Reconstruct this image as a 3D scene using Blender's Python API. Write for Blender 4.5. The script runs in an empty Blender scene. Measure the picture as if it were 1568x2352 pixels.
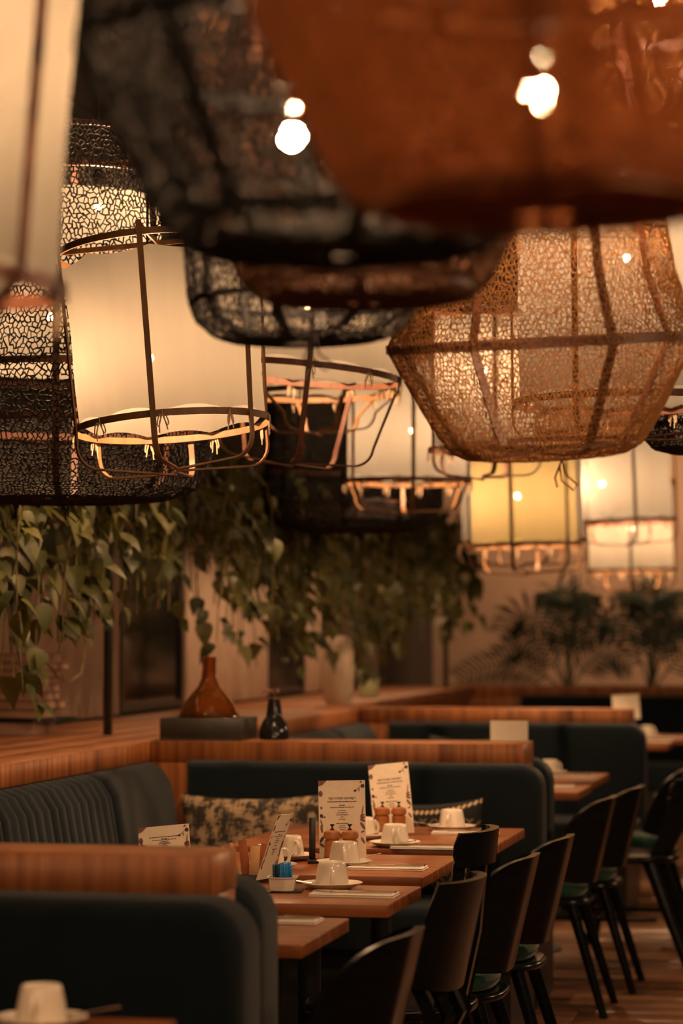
import bpy, bmesh, math, random
import numpy as np
from mathutils import Vector, Matrix, Euler
PI = math.pi
R = math.radians
C = bpy.context.scene
COL = C.collection

# ---------------------------------------------------------------- camera, world, exposure
cd = bpy.data.cameras.new('camera'); cam = bpy.data.objects.new('camera', cd); COL.objects.link(cam)
cd.sensor_fit = 'VERTICAL'; cd.sensor_height = 36.0; cd.lens = 36.0 * 5880 / 2352
cam.location = (0, 0, 1.40); cam.rotation_euler = (R(90 + 2.5707), 0, R(11.7776))
cd.clip_start = 0.1; cd.clip_end = 100
cd.dof.use_dof = True; cd.dof.focus_distance = 6.7; cd.dof.aperture_fstop = 2.8
C.camera = cam
w = bpy.data.worlds.new('world'); C.world = w; w.use_nodes = True
w.node_tree.nodes['Background'].inputs[0].default_value = (0.75, 0.95, 1.0, 1)
w.node_tree.nodes['Background'].inputs[1].default_value = 0.010
C.view_settings.view_transform = 'Standard'; C.view_settings.look = 'None'
C.view_settings.exposure = 0.0; C.view_settings.gamma = 1.0; C.view_settings.use_curve_mapping = False
C.cycles.max_bounces = 8; C.cycles.transparent_max_bounces = 24
C.cycles.use_denoising = True
C.cycles.sample_clamp_indirect = 4.0
BULB = 10000.0        # radiance of a lit filament core
WARM = (1.0, 0.575, 0.295)
# ---------------------------------------------------------------- added fill lights without lamp bodies
def lamp(kind, loc, energy, size=0.05, rot=(0, 0, 0), sy=None, spot=None):
    d = bpy.data.lights.new('fill_light', kind); d.energy = energy; d.color = WARM
    if kind == 'AREA':
        d.size = size
        if sy: d.shape = 'RECTANGLE'; d.size_y = sy
    else: d.shadow_soft_size = size
    if spot: d.spot_size = spot; d.spot_blend = 0.8
    o = bpy.data.objects.new('fill_light', d); COL.objects.link(o); o.location = loc; o.rotation_euler = rot; return o
for p, e in (((-1.75, 0.7, 2.15), 40), ((-0.6, -1.0, 2.2), 60), ((0.9, 1.8, 2.15), 40), ((1.3, 5.0, 2.15), 55), ((1.25, 8.6, 2.15), 75), ((1.3, 12.5, 2.15), 75)):
    lamp('POINT', p, e, 0.06)                                      # bare fill lights for unseen pendants presumed over the aisle and behind the camera
for x in (-2.6, -1.6, -0.4, 0.9): lamp('SPOT', (x, 18.9, 3.7), 195, 0.05, (R(32), 0, 0), spot=R(95))   # unseen spots added to brighten the back wall
for y0, y1, e in ((7.9, 12.0, 0.7), (12.05, 17.9, 3.4)):                           # unseen strips added under the troughs to brighten wall and ledge
    lamp('AREA', (-3.02, (y0 + y1) / 2, 1.815), e * (y1 - y0), 0.05, (0, 0, 0), y1 - y0 - 0.1)

# ---------------------------------------------------------------- materials
def new_mat(name):
    m = bpy.data.materials.new(name); m.use_nodes = True
    return m, m.node_tree.nodes, m.node_tree.links

def pmat(name, c1, c2=None, rough=0.5, scale=(8, 8, 8), nscale=1.0, detail=4, bump=0.0, metal=0.0, spec=0.5, coord='Object', lo=0.35, hi=0.65, sheen=0.0):
    m, n, l = new_mat(name); p = n['Principled BSDF']
    p.inputs['Base Color'].default_value = (*c1, 1); p.inputs['Roughness'].default_value = rough
    p.inputs['Metallic'].default_value = metal; p.inputs['Specular IOR Level'].default_value = spec
    if sheen: p.inputs['Sheen Weight'].default_value = sheen; p.inputs['Sheen Roughness'].default_value = 0.5
    if c2 is not None or bump:
        tc = n.new('ShaderNodeTexCoord'); mp = n.new('ShaderNodeMapping'); mp.inputs['Scale'].default_value = scale
        nz = n.new('ShaderNodeTexNoise'); nz.inputs['Scale'].default_value = nscale; nz.inputs['Detail'].default_value = detail
        l.new(tc.outputs[coord], mp.inputs[0]); l.new(mp.outputs[0], nz.inputs['Vector'])
        if c2 is not None:
            r = n.new('ShaderNodeValToRGB'); r.color_ramp.elements[0].position = lo; r.color_ramp.elements[1].position = hi
            r.color_ramp.elements[0].color = (*c1, 1); r.color_ramp.elements[1].color = (*c2, 1)
            l.new(nz.outputs[0], r.inputs[0]); l.new(r.outputs[0], p.inputs['Base Color'])
        if bump:
            b = n.new('ShaderNodeBump'); b.inputs['Strength'].default_value = bump; b.inputs['Distance'].default_value = 0.004
            l.new(nz.outputs[0], b.inputs['Height']); l.new(b.outputs[0], p.inputs['Normal'])
    return m

def cloth_mat(name, col, trans=0.43, clear=0.006):
    m, n, l = new_mat(name); n.remove(n['Principled BSDF']); out = n['Material Output']
    tc = n.new('ShaderNodeTexCoord'); nz = n.new('ShaderNodeTexNoise'); nz.inputs['Scale'].default_value = 5; nz.inputs['Detail'].default_value = 6
    mp = n.new('ShaderNodeMapping'); mp.inputs['Scale'].default_value = (6, 6, 0.6); l.new(tc.outputs['Object'], mp.inputs[0]); l.new(mp.outputs[0], nz.inputs['Vector'])
    r = n.new('ShaderNodeValToRGB'); r.color_ramp.elements[0].color = (*[c * 0.86 for c in col], 1); r.color_ramp.elements[1].color = (*col, 1)
    l.new(nz.outputs[0], r.inputs[0])
    t = n.new('ShaderNodeBsdfTranslucent'); d = n.new('ShaderNodeBsdfDiffuse'); tr = n.new('ShaderNodeBsdfTransparent')
    l.new(r.outputs[0], t.inputs[0]); l.new(r.outputs[0], d.inputs[0]); tr.inputs[0].default_value = (1, 0.9, 0.75, 1)
    m1 = n.new('ShaderNodeMixShader'); m1.inputs[0].default_value = trans; l.new(d.outputs[0], m1.inputs[1]); l.new(t.outputs[0], m1.inputs[2])
    m2 = n.new('ShaderNodeMixShader'); m2.inputs[0].default_value = clear; l.new(m1.outputs[0], m2.inputs[1]); l.new(tr.outputs[0], m2.inputs[2])
    l.new(m2.outputs[0], out.inputs[0])
    return m

def thin_mat(name, c1, c2, trans, rough=0.5, nscale=6):
    """leaf / fibre: a surface that lets part of the light through"""
    m, n, l = new_mat(name); p = n['Principled BSDF']; out = n['Material Output']; p.inputs['Roughness'].default_value = rough
    oi = n.new('ShaderNodeObjectInfo'); tc = n.new('ShaderNodeTexCoord'); nz = n.new('ShaderNodeTexNoise'); nz.inputs['Scale'].default_value = nscale
    l.new(tc.outputs['Object'], nz.inputs['Vector'])
    ad = n.new('ShaderNodeMath'); ad.operation = 'MULTIPLY_ADD'; ad.inputs[1].default_value = 0.6; l.new(oi.outputs['Random'], ad.inputs[0])
    sc = n.new('ShaderNodeMath'); sc.operation = 'MULTIPLY'; sc.inputs[1].default_value = 0.4; l.new(nz.outputs[0], sc.inputs[0]); l.new(sc.outputs[0], ad.inputs[2])
    r = n.new('ShaderNodeValToRGB'); r.color_ramp.elements[0].color = (*c1, 1); r.color_ramp.elements[1].color = (*c2, 1)
    l.new(ad.outputs[0], r.inputs[0]); l.new(r.outputs[0], p.inputs['Base Color'])
    t = n.new('ShaderNodeBsdfTranslucent'); l.new(r.outputs[0], t.inputs[0])
    mx = n.new('ShaderNodeMixShader'); mx.inputs[0].default_value = trans
    l.new(p.outputs[0], mx.inputs[1]); l.new(t.outputs[0], mx.inputs[2]); l.new(mx.outputs[0], out.inputs[0])
    return m

def emit_mat(name, col, s):
    m, n, l = new_mat(name); n.remove(n['Principled BSDF'])
    e = n.new('ShaderNodeEmission'); e.inputs[0].default_value = (*col, 1); e.inputs[1].default_value = s
    l.new(e.outputs[0], n['Material Output'].inputs[0]); return m

M = {}
M['ledge'] = pmat('ledge_wood', (0.20, 0.065, 0.022), (0.42, 0.155, 0.048), 0.42, (26, 26, 1.2), 1.6, 5)
M['ledge_top'] = pmat('ledge_top_wood', (0.26, 0.095, 0.032), (0.40, 0.16, 0.055), 0.45, (3, 30, 3), 1.2, 5)
M['table'] = pmat('table_wood', (0.17, 0.052, 0.017), (0.33, 0.11, 0.034), 0.30, (3, 34, 20), 1.0, 5, spec=0.28)
M['plank'] = pmat('floor_wood', (0.13, 0.06, 0.03), (0.28, 0.13, 0.06), 0.35, (2.0, 30, 4), 1.0, 5)
M['floor'] = pmat('floor_base', (0.05, 0.03, 0.02), (0.08, 0.045, 0.03), 0.6)
M['bench'] = pmat('bench_fabric', (0.0050, 0.0105, 0.0145), (0.0080, 0.0155, 0.021), 0.95, (60, 60, 60), 3.0, 3, 0.35, spec=0.15, sheen=0.12)
M['chair'] = pmat('black_chair_wood', (0.0035, 0.0045, 0.006), (0.006, 0.0075, 0.009), 0.22, (4, 4, 30), 2, 4, spec=0.16)
M['pad'] = pmat('green_velvet', (0.008, 0.045, 0.031), (0.014, 0.065, 0.045), 0.9, (30, 30, 30), 3, 3, 0.2, spec=0.2, sheen=0.3)
M['ceramic'] = pmat('cream_ceramic', (0.74, 0.66, 0.54), (0.78, 0.70, 0.58), 0.18, (10, 10, 10))
M['steel'] = pmat('cutlery_steel', (0.72, 0.66, 0.58), None, 0.18, metal=1.0)
M['napkin'] = pmat('white_napkin', (0.74, 0.66, 0.56), (0.82, 0.74, 0.64), 0.9, (60, 60, 60), 2, 3, 0.2)
M['card'] = pmat('menu_card', (0.90, 0.78, 0.60), (0.94, 0.83, 0.66), 0.7, (30, 30, 30), 2)
M['print'] = pmat('menu_print', (0.06, 0.03, 0.03), (0.10, 0.05, 0.045), 0.7)
M['printsoft'] = pmat('menu_drawing', (0.16, 0.08, 0.07), (0.30, 0.15, 0.11), 0.7, (400, 400, 400), 1)
M['mill'] = pmat('mill_wood', (0.30, 0.10, 0.03), (0.42, 0.16, 0.05), 0.35, (8, 8, 40), 2)
M['black'] = pmat('black_metal', (0.012, 0.012, 0.012), None, 0.4)
M['tray'] = pmat('dark_tray', (0.030, 0.028, 0.022), (0.045, 0.042, 0.034), 0.55, (20, 20, 20))
M['kraft'] = pmat('kraft_paper', (0.40, 0.13, 0.05), (0.46, 0.17, 0.075), 0.7)
M['tan'] = pmat('tan_paper', (0.70, 0.42, 0.20), (0.78, 0.49, 0.25), 0.7)
M['blue'] = pmat('blue_paper', (0.004, 0.12, 0.40), (0.02, 0.34, 0.75), 0.45, (90, 90, 90), 1)
M['darkblue'] = pmat('dark_blue_paper', (0.004, 0.025, 0.06), (0.01, 0.06, 0.12), 0.5, (90, 90, 90), 1)
M['plaster'] = pmat('wall_plaster', (0.25, 0.165, 0.115), (0.30, 0.20, 0.14), 0.9, (1.5, 1.5, 1.5), 2, 6)
M['pillar'] = pmat('pale_plaster', (0.64, 0.48, 0.37), (0.70, 0.54, 0.42), 0.9, (1.5, 1.5, 1.5), 2, 6)
M['darkwall'] = pmat('dark_wall', (0.025, 0.02, 0.015), (0.04, 0.03, 0.022), 0.8, (2, 2, 2), 2)
M['ceiling'] = pmat('dark_ceiling', (0.016, 0.011, 0.008), (0.022, 0.015, 0.010), 0.9)
M['beam'] = pmat('reddish_timber', (0.16, 0.06, 0.03), (0.22, 0.09, 0.04), 0.6, (2, 2, 30))
M['glass_dark'] = pmat('night_window_glass', (0.008, 0.009, 0.009), None, 0.08)
M['cream_cloth'] = cloth_mat('cream_lamp_cloth', (0.140, 0.131, 0.112))
M['white_cloth'] = cloth_mat('white_lamp_cloth', (0.140, 0.136, 0.124))
M['amber_cloth'] = cloth_mat('amber_lamp_cloth', (0.150, 0.125, 0.062))
M['bamboo'] = pmat('bamboo', (0.105, 0.048, 0.017), (0.16, 0.075, 0.026), 0.55, (20, 20, 4), 2, 3)
M['brown_bamboo'] = pmat('brown_bamboo', (0.070, 0.022, 0.010), (0.11, 0.038, 0.016), 0.55, (20, 20, 4), 2, 3)
M['rust_bamboo'] = pmat('rust_bamboo', (0.34, 0.12, 0.035), (0.40, 0.15, 0.045), 0.6, (20, 20, 4), 2, 3)
M['string'] = pmat('cotton_string', (0.34, 0.25, 0.16), None, 0.9)
M['tan_net'] = thin_mat('tan_net_fibre', (0.36, 0.17, 0.05), (0.48, 0.24, 0.08), 0.35, 0.9)
M['rust_net'] = thin_mat('rust_net_fibre', (0.40, 0.13, 0.03), (0.52, 0.18, 0.045), 0.40, 0.9)
M['black_net'] = thin_mat('black_net_fibre', (0.008, 0.006, 0.005), (0.016, 0.011, 0.008), 0.10, 0.9)
M['brown_net'] = thin_mat('brown_net_fibre', (0.10, 0.045, 0.018), (0.14, 0.06, 0.025), 0.25, 0.9)
M['bulb'] = emit_mat('bulb_glow', WARM, BULB)
M['leaf'] = thin_mat('pothos_leaf', (0.014, 0.032, 0.010), (0.155, 0.142, 0.030), 0.20, 0.5)
M['stem'] = pmat('vine_stem', (0.10, 0.085, 0.03), (0.22, 0.18, 0.06), 0.7, (20, 20, 20))
M['palm'] = thin_mat('palm_leaf', (0.006, 0.014, 0.007), (0.016, 0.028, 0.010), 0.2, 0.5)
M['book'] = pmat('book_cover', (0.20, 0.115, 0.085), (0.26, 0.15, 0.11), 0.7, (3, 3, 60))
M['pages'] = pmat('book_pages', (0.34, 0.21, 0.15), (0.42, 0.27, 0.19), 0.8, (3, 3, 160))
M['book2'] = pmat('dark_book_cover', (0.02, 0.02, 0.02), None, 0.6)
M['vase'] = pmat('cream_vase_glaze', (0.42, 0.33, 0.24), (0.50, 0.40, 0.29), 0.45, (5, 5, 5), 2, 5, 0.3)
M['darkvase'] = pmat('black_glaze', (0.012, 0.012, 0.014), None, 0.10)
M['greenbox'] = pmat('pale_green_card', (0.42, 0.46, 0.26), None, 0.7)
M['soil'] = pmat('potting_soil', (0.03, 0.02, 0.012), (0.05, 0.035, 0.02), 0.95)

def amber_glass():
    m, n, l = new_mat('amber_glass'); p = n['Principled BSDF']
    tc = n.new('ShaderNodeTexCoord'); s = n.new('ShaderNodeSeparateXYZ'); l.new(tc.outputs['Object'], s.inputs[0])
    r = n.new('ShaderNodeValToRGB'); e = r.color_ramp.elements
    e[0].position = 0.045; e[0].color = (0.10, 0.035, 0.008, 1); e[1].position = 0.10; e[1].color = (0.62, 0.26, 0.045, 1)  # lower belly darker: reflection of tray and dark liquid put into the colour
    l.new(s.outputs[2], r.inputs[0]); l.new(r.outputs[0], p.inputs['Base Color'])
    p.inputs['Transmission Weight'].default_value = 0.92; p.inputs['Roughness'].default_value = 0.03; p.inputs['IOR'].default_value = 1.45
    return m
M['amber'] = amber_glass()

def tweed():
    m, n, l = new_mat('tweed_plaid'); p = n['Principled BSDF']; p.inputs['Roughness'].default_value = 0.95
    tc = n.new('ShaderNodeTexCoord')
    def noise(sc, k):
        mp = n.new('ShaderNodeMapping'); mp.inputs['Scale'].default_value = sc; nz = n.new('ShaderNodeTexNoise'); nz.inputs['Scale'].default_value = k; nz.inputs['Detail'].default_value = 2
        l.new(tc.outputs['Object'], mp.inputs[0]); l.new(mp.outputs[0], nz.inputs['Vector']); return nz.outputs[0]
    a, b, c = noise((330, 10, 26), 1), noise((26, 10, 360), 1), noise((22, 1, 22), 1)
    s1 = n.new('ShaderNodeMath'); s1.operation = 'MAXIMUM'; l.new(a, s1.inputs[0]); l.new(b, s1.inputs[1])
    s2 = n.new('ShaderNodeMath'); s2.operation = 'ADD'; l.new(s1.outputs[0], s2.inputs[0]); l.new(c, s2.inputs[1])
    r = n.new('ShaderNodeValToRGB'); r.color_ramp.elements[0].position = 0.98; r.color_ramp.elements[0].color = (0.035, 0.03, 0.024, 1)
    r.color_ramp.elements[1].position = 1.0; r.color_ramp.elements[1].color = (0.42, 0.30, 0.18, 1)
    sc = n.new('ShaderNodeMath'); sc.operation = 'MULTIPLY'; sc.inputs[1].default_value = 0.9; l.new(s2.outputs[0], sc.inputs[0])
    r.color_ramp.elements[0].position = 0.94; r.color_ramp.elements[1].position = 1.0
    l.new(sc.outputs[0], r.inputs[0]); l.new(r.outputs[0], p.inputs['Base Color']); return m
M['tweed'] = tweed()

# ---------------------------------------------------------------- mesh helpers
class MB:
    def __init__(s): s.v = []; s.f = []
    def add(s, v, f):
        o = len(s.v); s.v += [tuple(p) for p in v]; s.f += [tuple(i + o for i in q) for q in f]; return s
    def box(s, x0, x1, y0, y1, z0, z1, mat=None):
        v = [Vector((x, y, z)) for z in (z0, z1) for y in (y0, y1) for x in (x0, x1)]
        if mat is not None: v = [mat @ p for p in v]
        return s.add(v, [(0, 2, 3, 1), (4, 5, 7, 6), (0, 1, 5, 4), (2, 6, 7, 3), (0, 4, 6, 2), (1, 3, 7, 5)])
    def tube(s, pts, rad, n=6, closed=False, caps=True):
        pts = [Vector(p) for p in pts]; N = len(pts); rr = rad if isinstance(rad, (list, tuple)) else [rad] * N
        up = Vector((0.13, 0.21, 1)).normalized(); rings = []
        for i, p in enumerate(pts):
            a = pts[i - 1] if (i > 0 or closed) else p; b = pts[(i + 1) % N] if (i < N - 1 or closed) else p
            d = (b - a).normalized()
            x = d.cross(up)
            if x.length < 1e-3: x = d.cross(Vector((1, 0, 0)))
            x.normalize(); y = x.cross(d).normalized(); up = y if not closed else up
            rings.append([p + rr[i] * (math.cos(2 * PI * k / n) * x + math.sin(2 * PI * k / n) * y) for k in range(n)])
        v = [q for r_ in rings for q in r_]; f = []
        for i in range(N if closed else N - 1):
            j = (i + 1) % N
            for k in range(n): f.append((i * n + k, i * n + (k + 1) % n, j * n + (k + 1) % n, j * n + k))
        if caps and not closed: f.append(tuple(range(n))[::-1]); f.append(tuple((N - 1) * n + k for k in range(n)))
        return s.add(v, f)
    def lathe(s, prof, n=24, mat=None, sx=1, sy=1):
        v = []; f = []
        for r_, z in prof:
            for k in range(n):
                p = Vector((sx * r_ * math.cos(2 * PI * k / n), sy * r_ * math.sin(2 * PI * k / n), z)); v.append(mat @ p if mat is not None else p)
        for i in range(len(prof) - 1):
            for k in range(n): f.append((i * n + k, i * n + (k + 1) % n, (i + 1) * n + (k + 1) % n, (i + 1) * n + k))
        if prof[0][0] > 1e-4: f.append(tuple(range(n))[::-1])
        if prof[-1][0] > 1e-4: f.append(tuple((len(prof) - 1) * n + k for k in range(n)))
        return s.add(v, f)
    def ribbon(s, pts, wdir, wid, th):
        """flat strip: pts is the path, wdir(i) the direction of its width"""
        pts = [Vector(p) for p in pts]; v = []; f = []
        for i, p in enumerate(pts):
            d = (pts[min(i + 1, len(pts) - 1)] - pts[max(i - 1, 0)]).normalized(); wd = Vector(wdir(i)).normalized(); nn = d.cross(wd).normalized()
            a, b = wd * wid / 2, nn * th / 2
            v += [p - a - b, p + a - b, p + a + b, p - a + b]
        for i in range(len(pts) - 1):
            for k in range(4): f.append((4 * i + k, 4 * i + (k + 1) % 4, 4 * i + 4 + (k + 1) % 4, 4 * i + 4 + k))
        e = 4 * (len(pts) - 1); f += [(3, 2, 1, 0), (e, e + 1, e + 2, e + 3)]
        return s.add(v, f)
    def hoop(s, r_, z, wid, th, n=48):
        v = []; f = []
        for k in range(n):
            a = 2 * PI * k / n; c, q = math.cos(a), math.sin(a)
            for rr, zz in ((r_ - th / 2, z - wid / 2), (r_ + th / 2, z - wid / 2), (r_ + th / 2, z + wid / 2), (r_ - th / 2, z + wid / 2)): v.append((rr * c, rr * q, zz))
        for k in range(n):
            j = (k + 1) % n
            for m in range(4): f.append((4 * k + m, 4 * k + (m + 1) % 4, 4 * j + (m + 1) % 4, 4 * j + m))
        return s.add(v, f)
    def mesh(s, name, mat, smooth=True, ang=38):
        me = bpy.data.meshes.new(name); me.from_pydata(s.v, [], s.f); me.update()
        bm = bmesh.new(); bm.from_mesh(me); bmesh.ops.recalc_face_normals(bm, faces=bm.faces); bm.to_mesh(me); bm.free()
        if smooth:
            me.polygons.foreach_set('use_smooth', [True] * len(me.polygons)); me.set_sharp_from_angle(angle=R(ang))
        me.materials.append(mat); return me
    def build(s, name, mat, parent=None, loc=None, rot=None, smooth=True):
        return link(name, s.mesh(name, mat, smooth), parent, loc, rot)

def link(name, data, parent=None, loc=None, rot=None):
    o = bpy.data.objects.new(name, data); COL.objects.link(o); o.parent = parent
    if loc is not None: o.location = loc
    if rot is not None: o.rotation_euler = rot
    return o

def bevel_mesh(name, mat, mb, off=0.004, seg=2):
    me = bpy.data.meshes.new(name); bm = bmesh.new(); vs = [bm.verts.new(p) for p in mb.v]
    for q in mb.f: bm.faces.new([vs[i] for i in q])
    bmesh.ops.recalc_face_normals(bm, faces=bm.faces)
    es = [e for e in bm.edges if len(e.link_faces) == 2 and e.calc_face_angle(0) > 0.6]
    bmesh.ops.bevel(bm, geom=es, offset=off, segments=seg, affect='EDGES', profile=0.5)
    bm.to_mesh(me); bm.free(); me.polygons.foreach_set('use_smooth', [True] * len(me.polygons)); me.set_sharp_from_angle(angle=R(50))
    me.materials.append(mat); return me

def bbox(name, mat, x0, x1, y0, y1, z0, z1, parent=None, off=0.004, seg=2):
    return link(name, bevel_mesh(name, mat, MB().box(x0, x1, y0, y1, z0, z1), off, seg), parent)

def tag(o, label, cat, group=None, kind=None):
    o['label'] = label; o['category'] = cat
    if group: o['group'] = group
    if kind: o['kind'] = kind
    return o
def thing(name, label, cat, loc=(0, 0, 0), rotz=0, group=None):
    o = bpy.data.objects.new(name, None); COL.objects.link(o); o.location = loc; o.rotation_euler = (0, 0, rotz); o.empty_display_size = 0.05
    return tag(o, label, cat, group)
def struct(o): o['kind'] = 'structure'; return o
def dup(o, parent=None):
    c = o.copy(); COL.objects.link(c); c.parent = parent
    for ch in list(o.children): dup(ch, c)
    return c
rnd = random.Random(7)

# ---------------------------------------------------------------- setting
FX0, FX1, FY0, FY1 = -3.5, 3.2, 2.0, 20.4
fl = struct(MB().box(FX0, FX1, FY0, FY1, -0.10, -0.022).build('floor', M['floor'], smooth=False))
pm = {}
for Lp in (1.1, 1.5, 1.9):
    pm[Lp] = bevel_mesh('plank', M['plank'], MB().box(0, Lp - 0.003, 0, 0.177, -0.022, 0.0), 0.0025, 1)
y = 7.4
while y < 15.6:
    x = -2.3 - rnd.random() * 0.8
    while x < 0.7:
        Lp = rnd.choice((1.1, 1.5, 1.9))
        if x + Lp > -1.5: link('plank', pm[Lp], fl, (x, y, rnd.uniform(-0.0008, 0)))
        x += Lp
    y += 0.18
# the planked floor goes on plainly nearer and farther, where no single board shows
fb = MB().box(-3.5, 3.2, 2.0, 7.395, -0.022, -0.001).box(-3.5, 3.2, 15.65, 20.4, -0.022, -0.001).build('boards', M['plank'], fl, smooth=False)
fb['kind'] = 'stuff'
struct(MB().box(-3.5, 3.2, 2.0, 20.5, 3.75, 3.85).build('ceiling', M['ceiling'], smooth=False))
struct(MB().box(-3.5, 3.2, 20.4, 20.5, -0.1, 3.75).build('wall_back', M['plaster'], smooth=False))
wl = struct(MB().box(-3.6, -3.5, 2.0, 20.5, -0.1, 3.75).build('wall_left', M['darkwall'], smooth=False))
for y0, y1, mm in ((8.8, 11.55, 'plaster'), (12.75, 14.55, 'pillar'), (15.6, 16.0, 'pillar')):
    p = bbox('panel', M[mm], -3.498, -3.47, y0, y1, 0.99, 2.02, wl, 0.003, 1)
for z0, z1 in ((2.165, 2.19), (2.41, 2.43)):
    bbox('board', M['beam'], -3.498, -3.44, 7.5, 12.4, z0, z1, wl, 0.003, 1)
for i, (y0, y1, z0, z1) in enumerate(((11.6, 12.7, 1.0, 2.0), (14.6, 15.55, 1.0, 2.1), (16.05, 18.2, 1.0, 2.1), (8.0, 8.5, 2.2, 2.4), (9.3, 9.9, 2.2, 2.4))):
    wn = bpy.data.objects.new('window_%d' % (i + 1), None); COL.objects.link(wn); wn['kind'] = 'structure'
    MB().box(-3.499, -3.492, y0 + 0.03, y1 - 0.03, z0 + 0.03, z1 - 0.03).build('pane', M['glass_dark'], wn, smooth=False)
    f = MB()
    for a in ((y0, y1, z0, z0 + 0.035), (y0, y1, z1 - 0.035, z1), (y0, y0 + 0.035, z0 + .035, z1 - .035), (y1 - 0.035, y1, z0 + .035, z1 - .035)): f.box(-3.4995, -3.475, *a)
    f.build('window_frame', M['black'], wn, smooth=False)

# ---------------------------------------------------------------- booth dividers, wall ledges, benches
ZL, ZT = 0.98, 0.905
def divider(y0, y1, x0, x1, label):
    t = thing('booth_divider', label, 'divider', ((x0 + x1) / 2, (y0 + y1) / 2, 0))
    cx, cy = (x0 + x1) / 2, (y0 + y1) / 2
    bbox('cap_rail', M['ledge'], x0 - cx, x1 - cx, y0 - cy, y1 - cy, ZT, ZL, t, 0.002, 1)
    bbox('top_board', M['ledge_top'], x0 - cx + .001, x1 - cx - .001, y0 - cy + .001, y1 - cy - .001, ZL - 0.001, ZL + 0.0015, t, 0.001, 1)
    bbox('panel', M['ledge'], x0 - cx, x1 - cx - 0.002, y0 - cy + 0.004, y1 - cy - 0.004, 0, ZT, t, 0.002, 1)
    return t
divider(4.56, 4.755, -2.62, -1.195, 'wood divider ledge nearest the camera, above the large dark bench back')
divider(9.12, 9.40, -2.62, -1.238, 'wood divider ledge carrying the dark tray and the small black vase')
divider(13.02, 13.24, -2.78, -1.222, 'third wood divider ledge, with the tall cream vase at its corner')
divider(18.2, 18.42, -3.0, 0.6, 'farthest long wood ledge in front of the palms')
def side_ledge(xe, y0, y1, label):
    cy = (y0 + y1) / 2; t = thing('wall_ledge', label, 'ledge', (xe - 0.3, cy, 0)); x0, x1 = -3.468 - (xe - 0.3), 0.3
    bbox('front_rail', M['ledge'], x1 - 0.03, x1, y0 - cy, y1 - cy, ZT, ZL - 0.002, t, 0.002, 1)
    n = 5
    for k in range(n):
        a, b = x0 + (x1 - x0) * k / n, x0 + (x1 - x0) * (k + 1) / n
        bbox('board', M['ledge_top'], a + .0008, b - .0008, y0 - cy, y1 - cy, ZL - 0.025, ZL, t, 0.0015, 1)
    bbox('panel', M['ledge'], x1 - 0.09, x1 - 0.035, y0 - cy, y1 - cy, 0, ZL - 0.03, t, 0.002, 1)
side_ledge(-2.622, 6.2, 13.01, 'wood wall ledge with the stacked books and the black post')
side_ledge(-2.784, 13.25, 18.01, 'far wood wall ledge behind the tall cream vase')

def rslab(x0, x1, z0, z1, y0, y1, rad, cor=(1, 1), edge=0.03, puff=0.0):
    """upholstered slab: outline in XZ with rounded top corners, soft edges"""
    out = [(x0, z0), (x1, z0)]
    if cor[1]: out += [(x1 - rad + rad * math.sin(a), z1 - rad + rad * math.cos(a)) for a in [PI / 2 * (1 - k / 6) for k in range(7)]]
    else: out.append((x1, z1))
    if cor[0]: out += [(x0 + rad - rad * math.sin(a), z1 - rad + rad * math.cos(a)) for a in [PI / 2 * k / 6 for k in range(7)]]
    else: out.append((x0, z1))
    n = len(out); cx = (x0 + x1) / 2; cz = (z0 + z1) / 2; m = MB(); v = []; prof = []
    K = 5
    for k in range(K): a = PI / 2 * k / (K - 1); prof.append((edge * (1 - math.sin(a)), y0 + edge * (1 - math.cos(a))))
    for k in range(K): a = PI / 2 * k / (K - 1); prof.append((edge * (1 - math.cos(a)), y1 - edge + edge * math.sin(a)))
    hx, hz = (x1 - x0) / 2, (z1 - z0) / 2
    for ins, yy in prof:
        for px, pz in out: v.append((cx + (px - cx) * (hx - ins) / hx, yy, cz + (pz - cz) * (hz - ins) / hz))
    f = []
    for i in range(len(prof) - 1):
        for k in range(n): f.append((i * n + k, i * n + (k + 1) % n, (i + 1) * n + (k + 1) % n, (i + 1) * n + k))
    f.append(tuple(range(n))[::-1]); f.append(tuple((len(prof) - 1) * n + k for k in range(n)))
    return m.add(v, f)
def bench(y0, y1, face, x0, x1, label, cor=(0, 1), top=0.915):
    """bench whose back stands between y0 and y1; face -1 looks towards the camera, +1 away from it"""
    t = thing('booth_bench', label, 'bench', (x0, y0, 0))
    rslab(0, x1 - x0, 0.40, top, 0, y1 - y0, 0.085, cor, 0.035).build('backrest', M['bench'], t)
    sy = (-0.47, 0.0) if face < 0 else (y1 - y0, y1 - y0 + 0.36)
    rslab(0.0, x1 - x0 - 0.02, 0.30, 0.46, sy[0], sy[1], 0.03, (0, 1), 0.03).build('seat', M['bench'], t)
    MB().box(0.02, x1 - x0 - 0.05, min(0, sy[0] + .04), max(y1 - y0, sy[1] - .04), 0.0, 0.32).build('base', M['black'], t, smooth=False)
    return t
bench(4.38, 4.556, -1, -2.44, -1.093, 'large dark green bench back in front of the nearest wood ledge')
bench(4.759, 4.94, 1, -2.44, -1.150, 'dark bench back behind the nearest wood ledge, facing away')
bench(8.94, 9.116, -1, -2.44, -1.150, 'dark green bench with the two patterned pillows')
bench(9.404, 9.58, 1, -2.44, -1.180, 'dark bench behind the ledge with the tray, facing away')
bench(12.84, 13.016, -1, -2.44, -1.135, 'dark green bench below the third wood ledge')
bench(13.244, 13.42, 1, -2.6, -1.19, 'dark bench behind the third wood ledge, facing away')
bench(18.02, 18.196, -1, -2.47, 0.3, 'long dark bench below the farthest wood ledge', cor=(0, 0))

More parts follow.
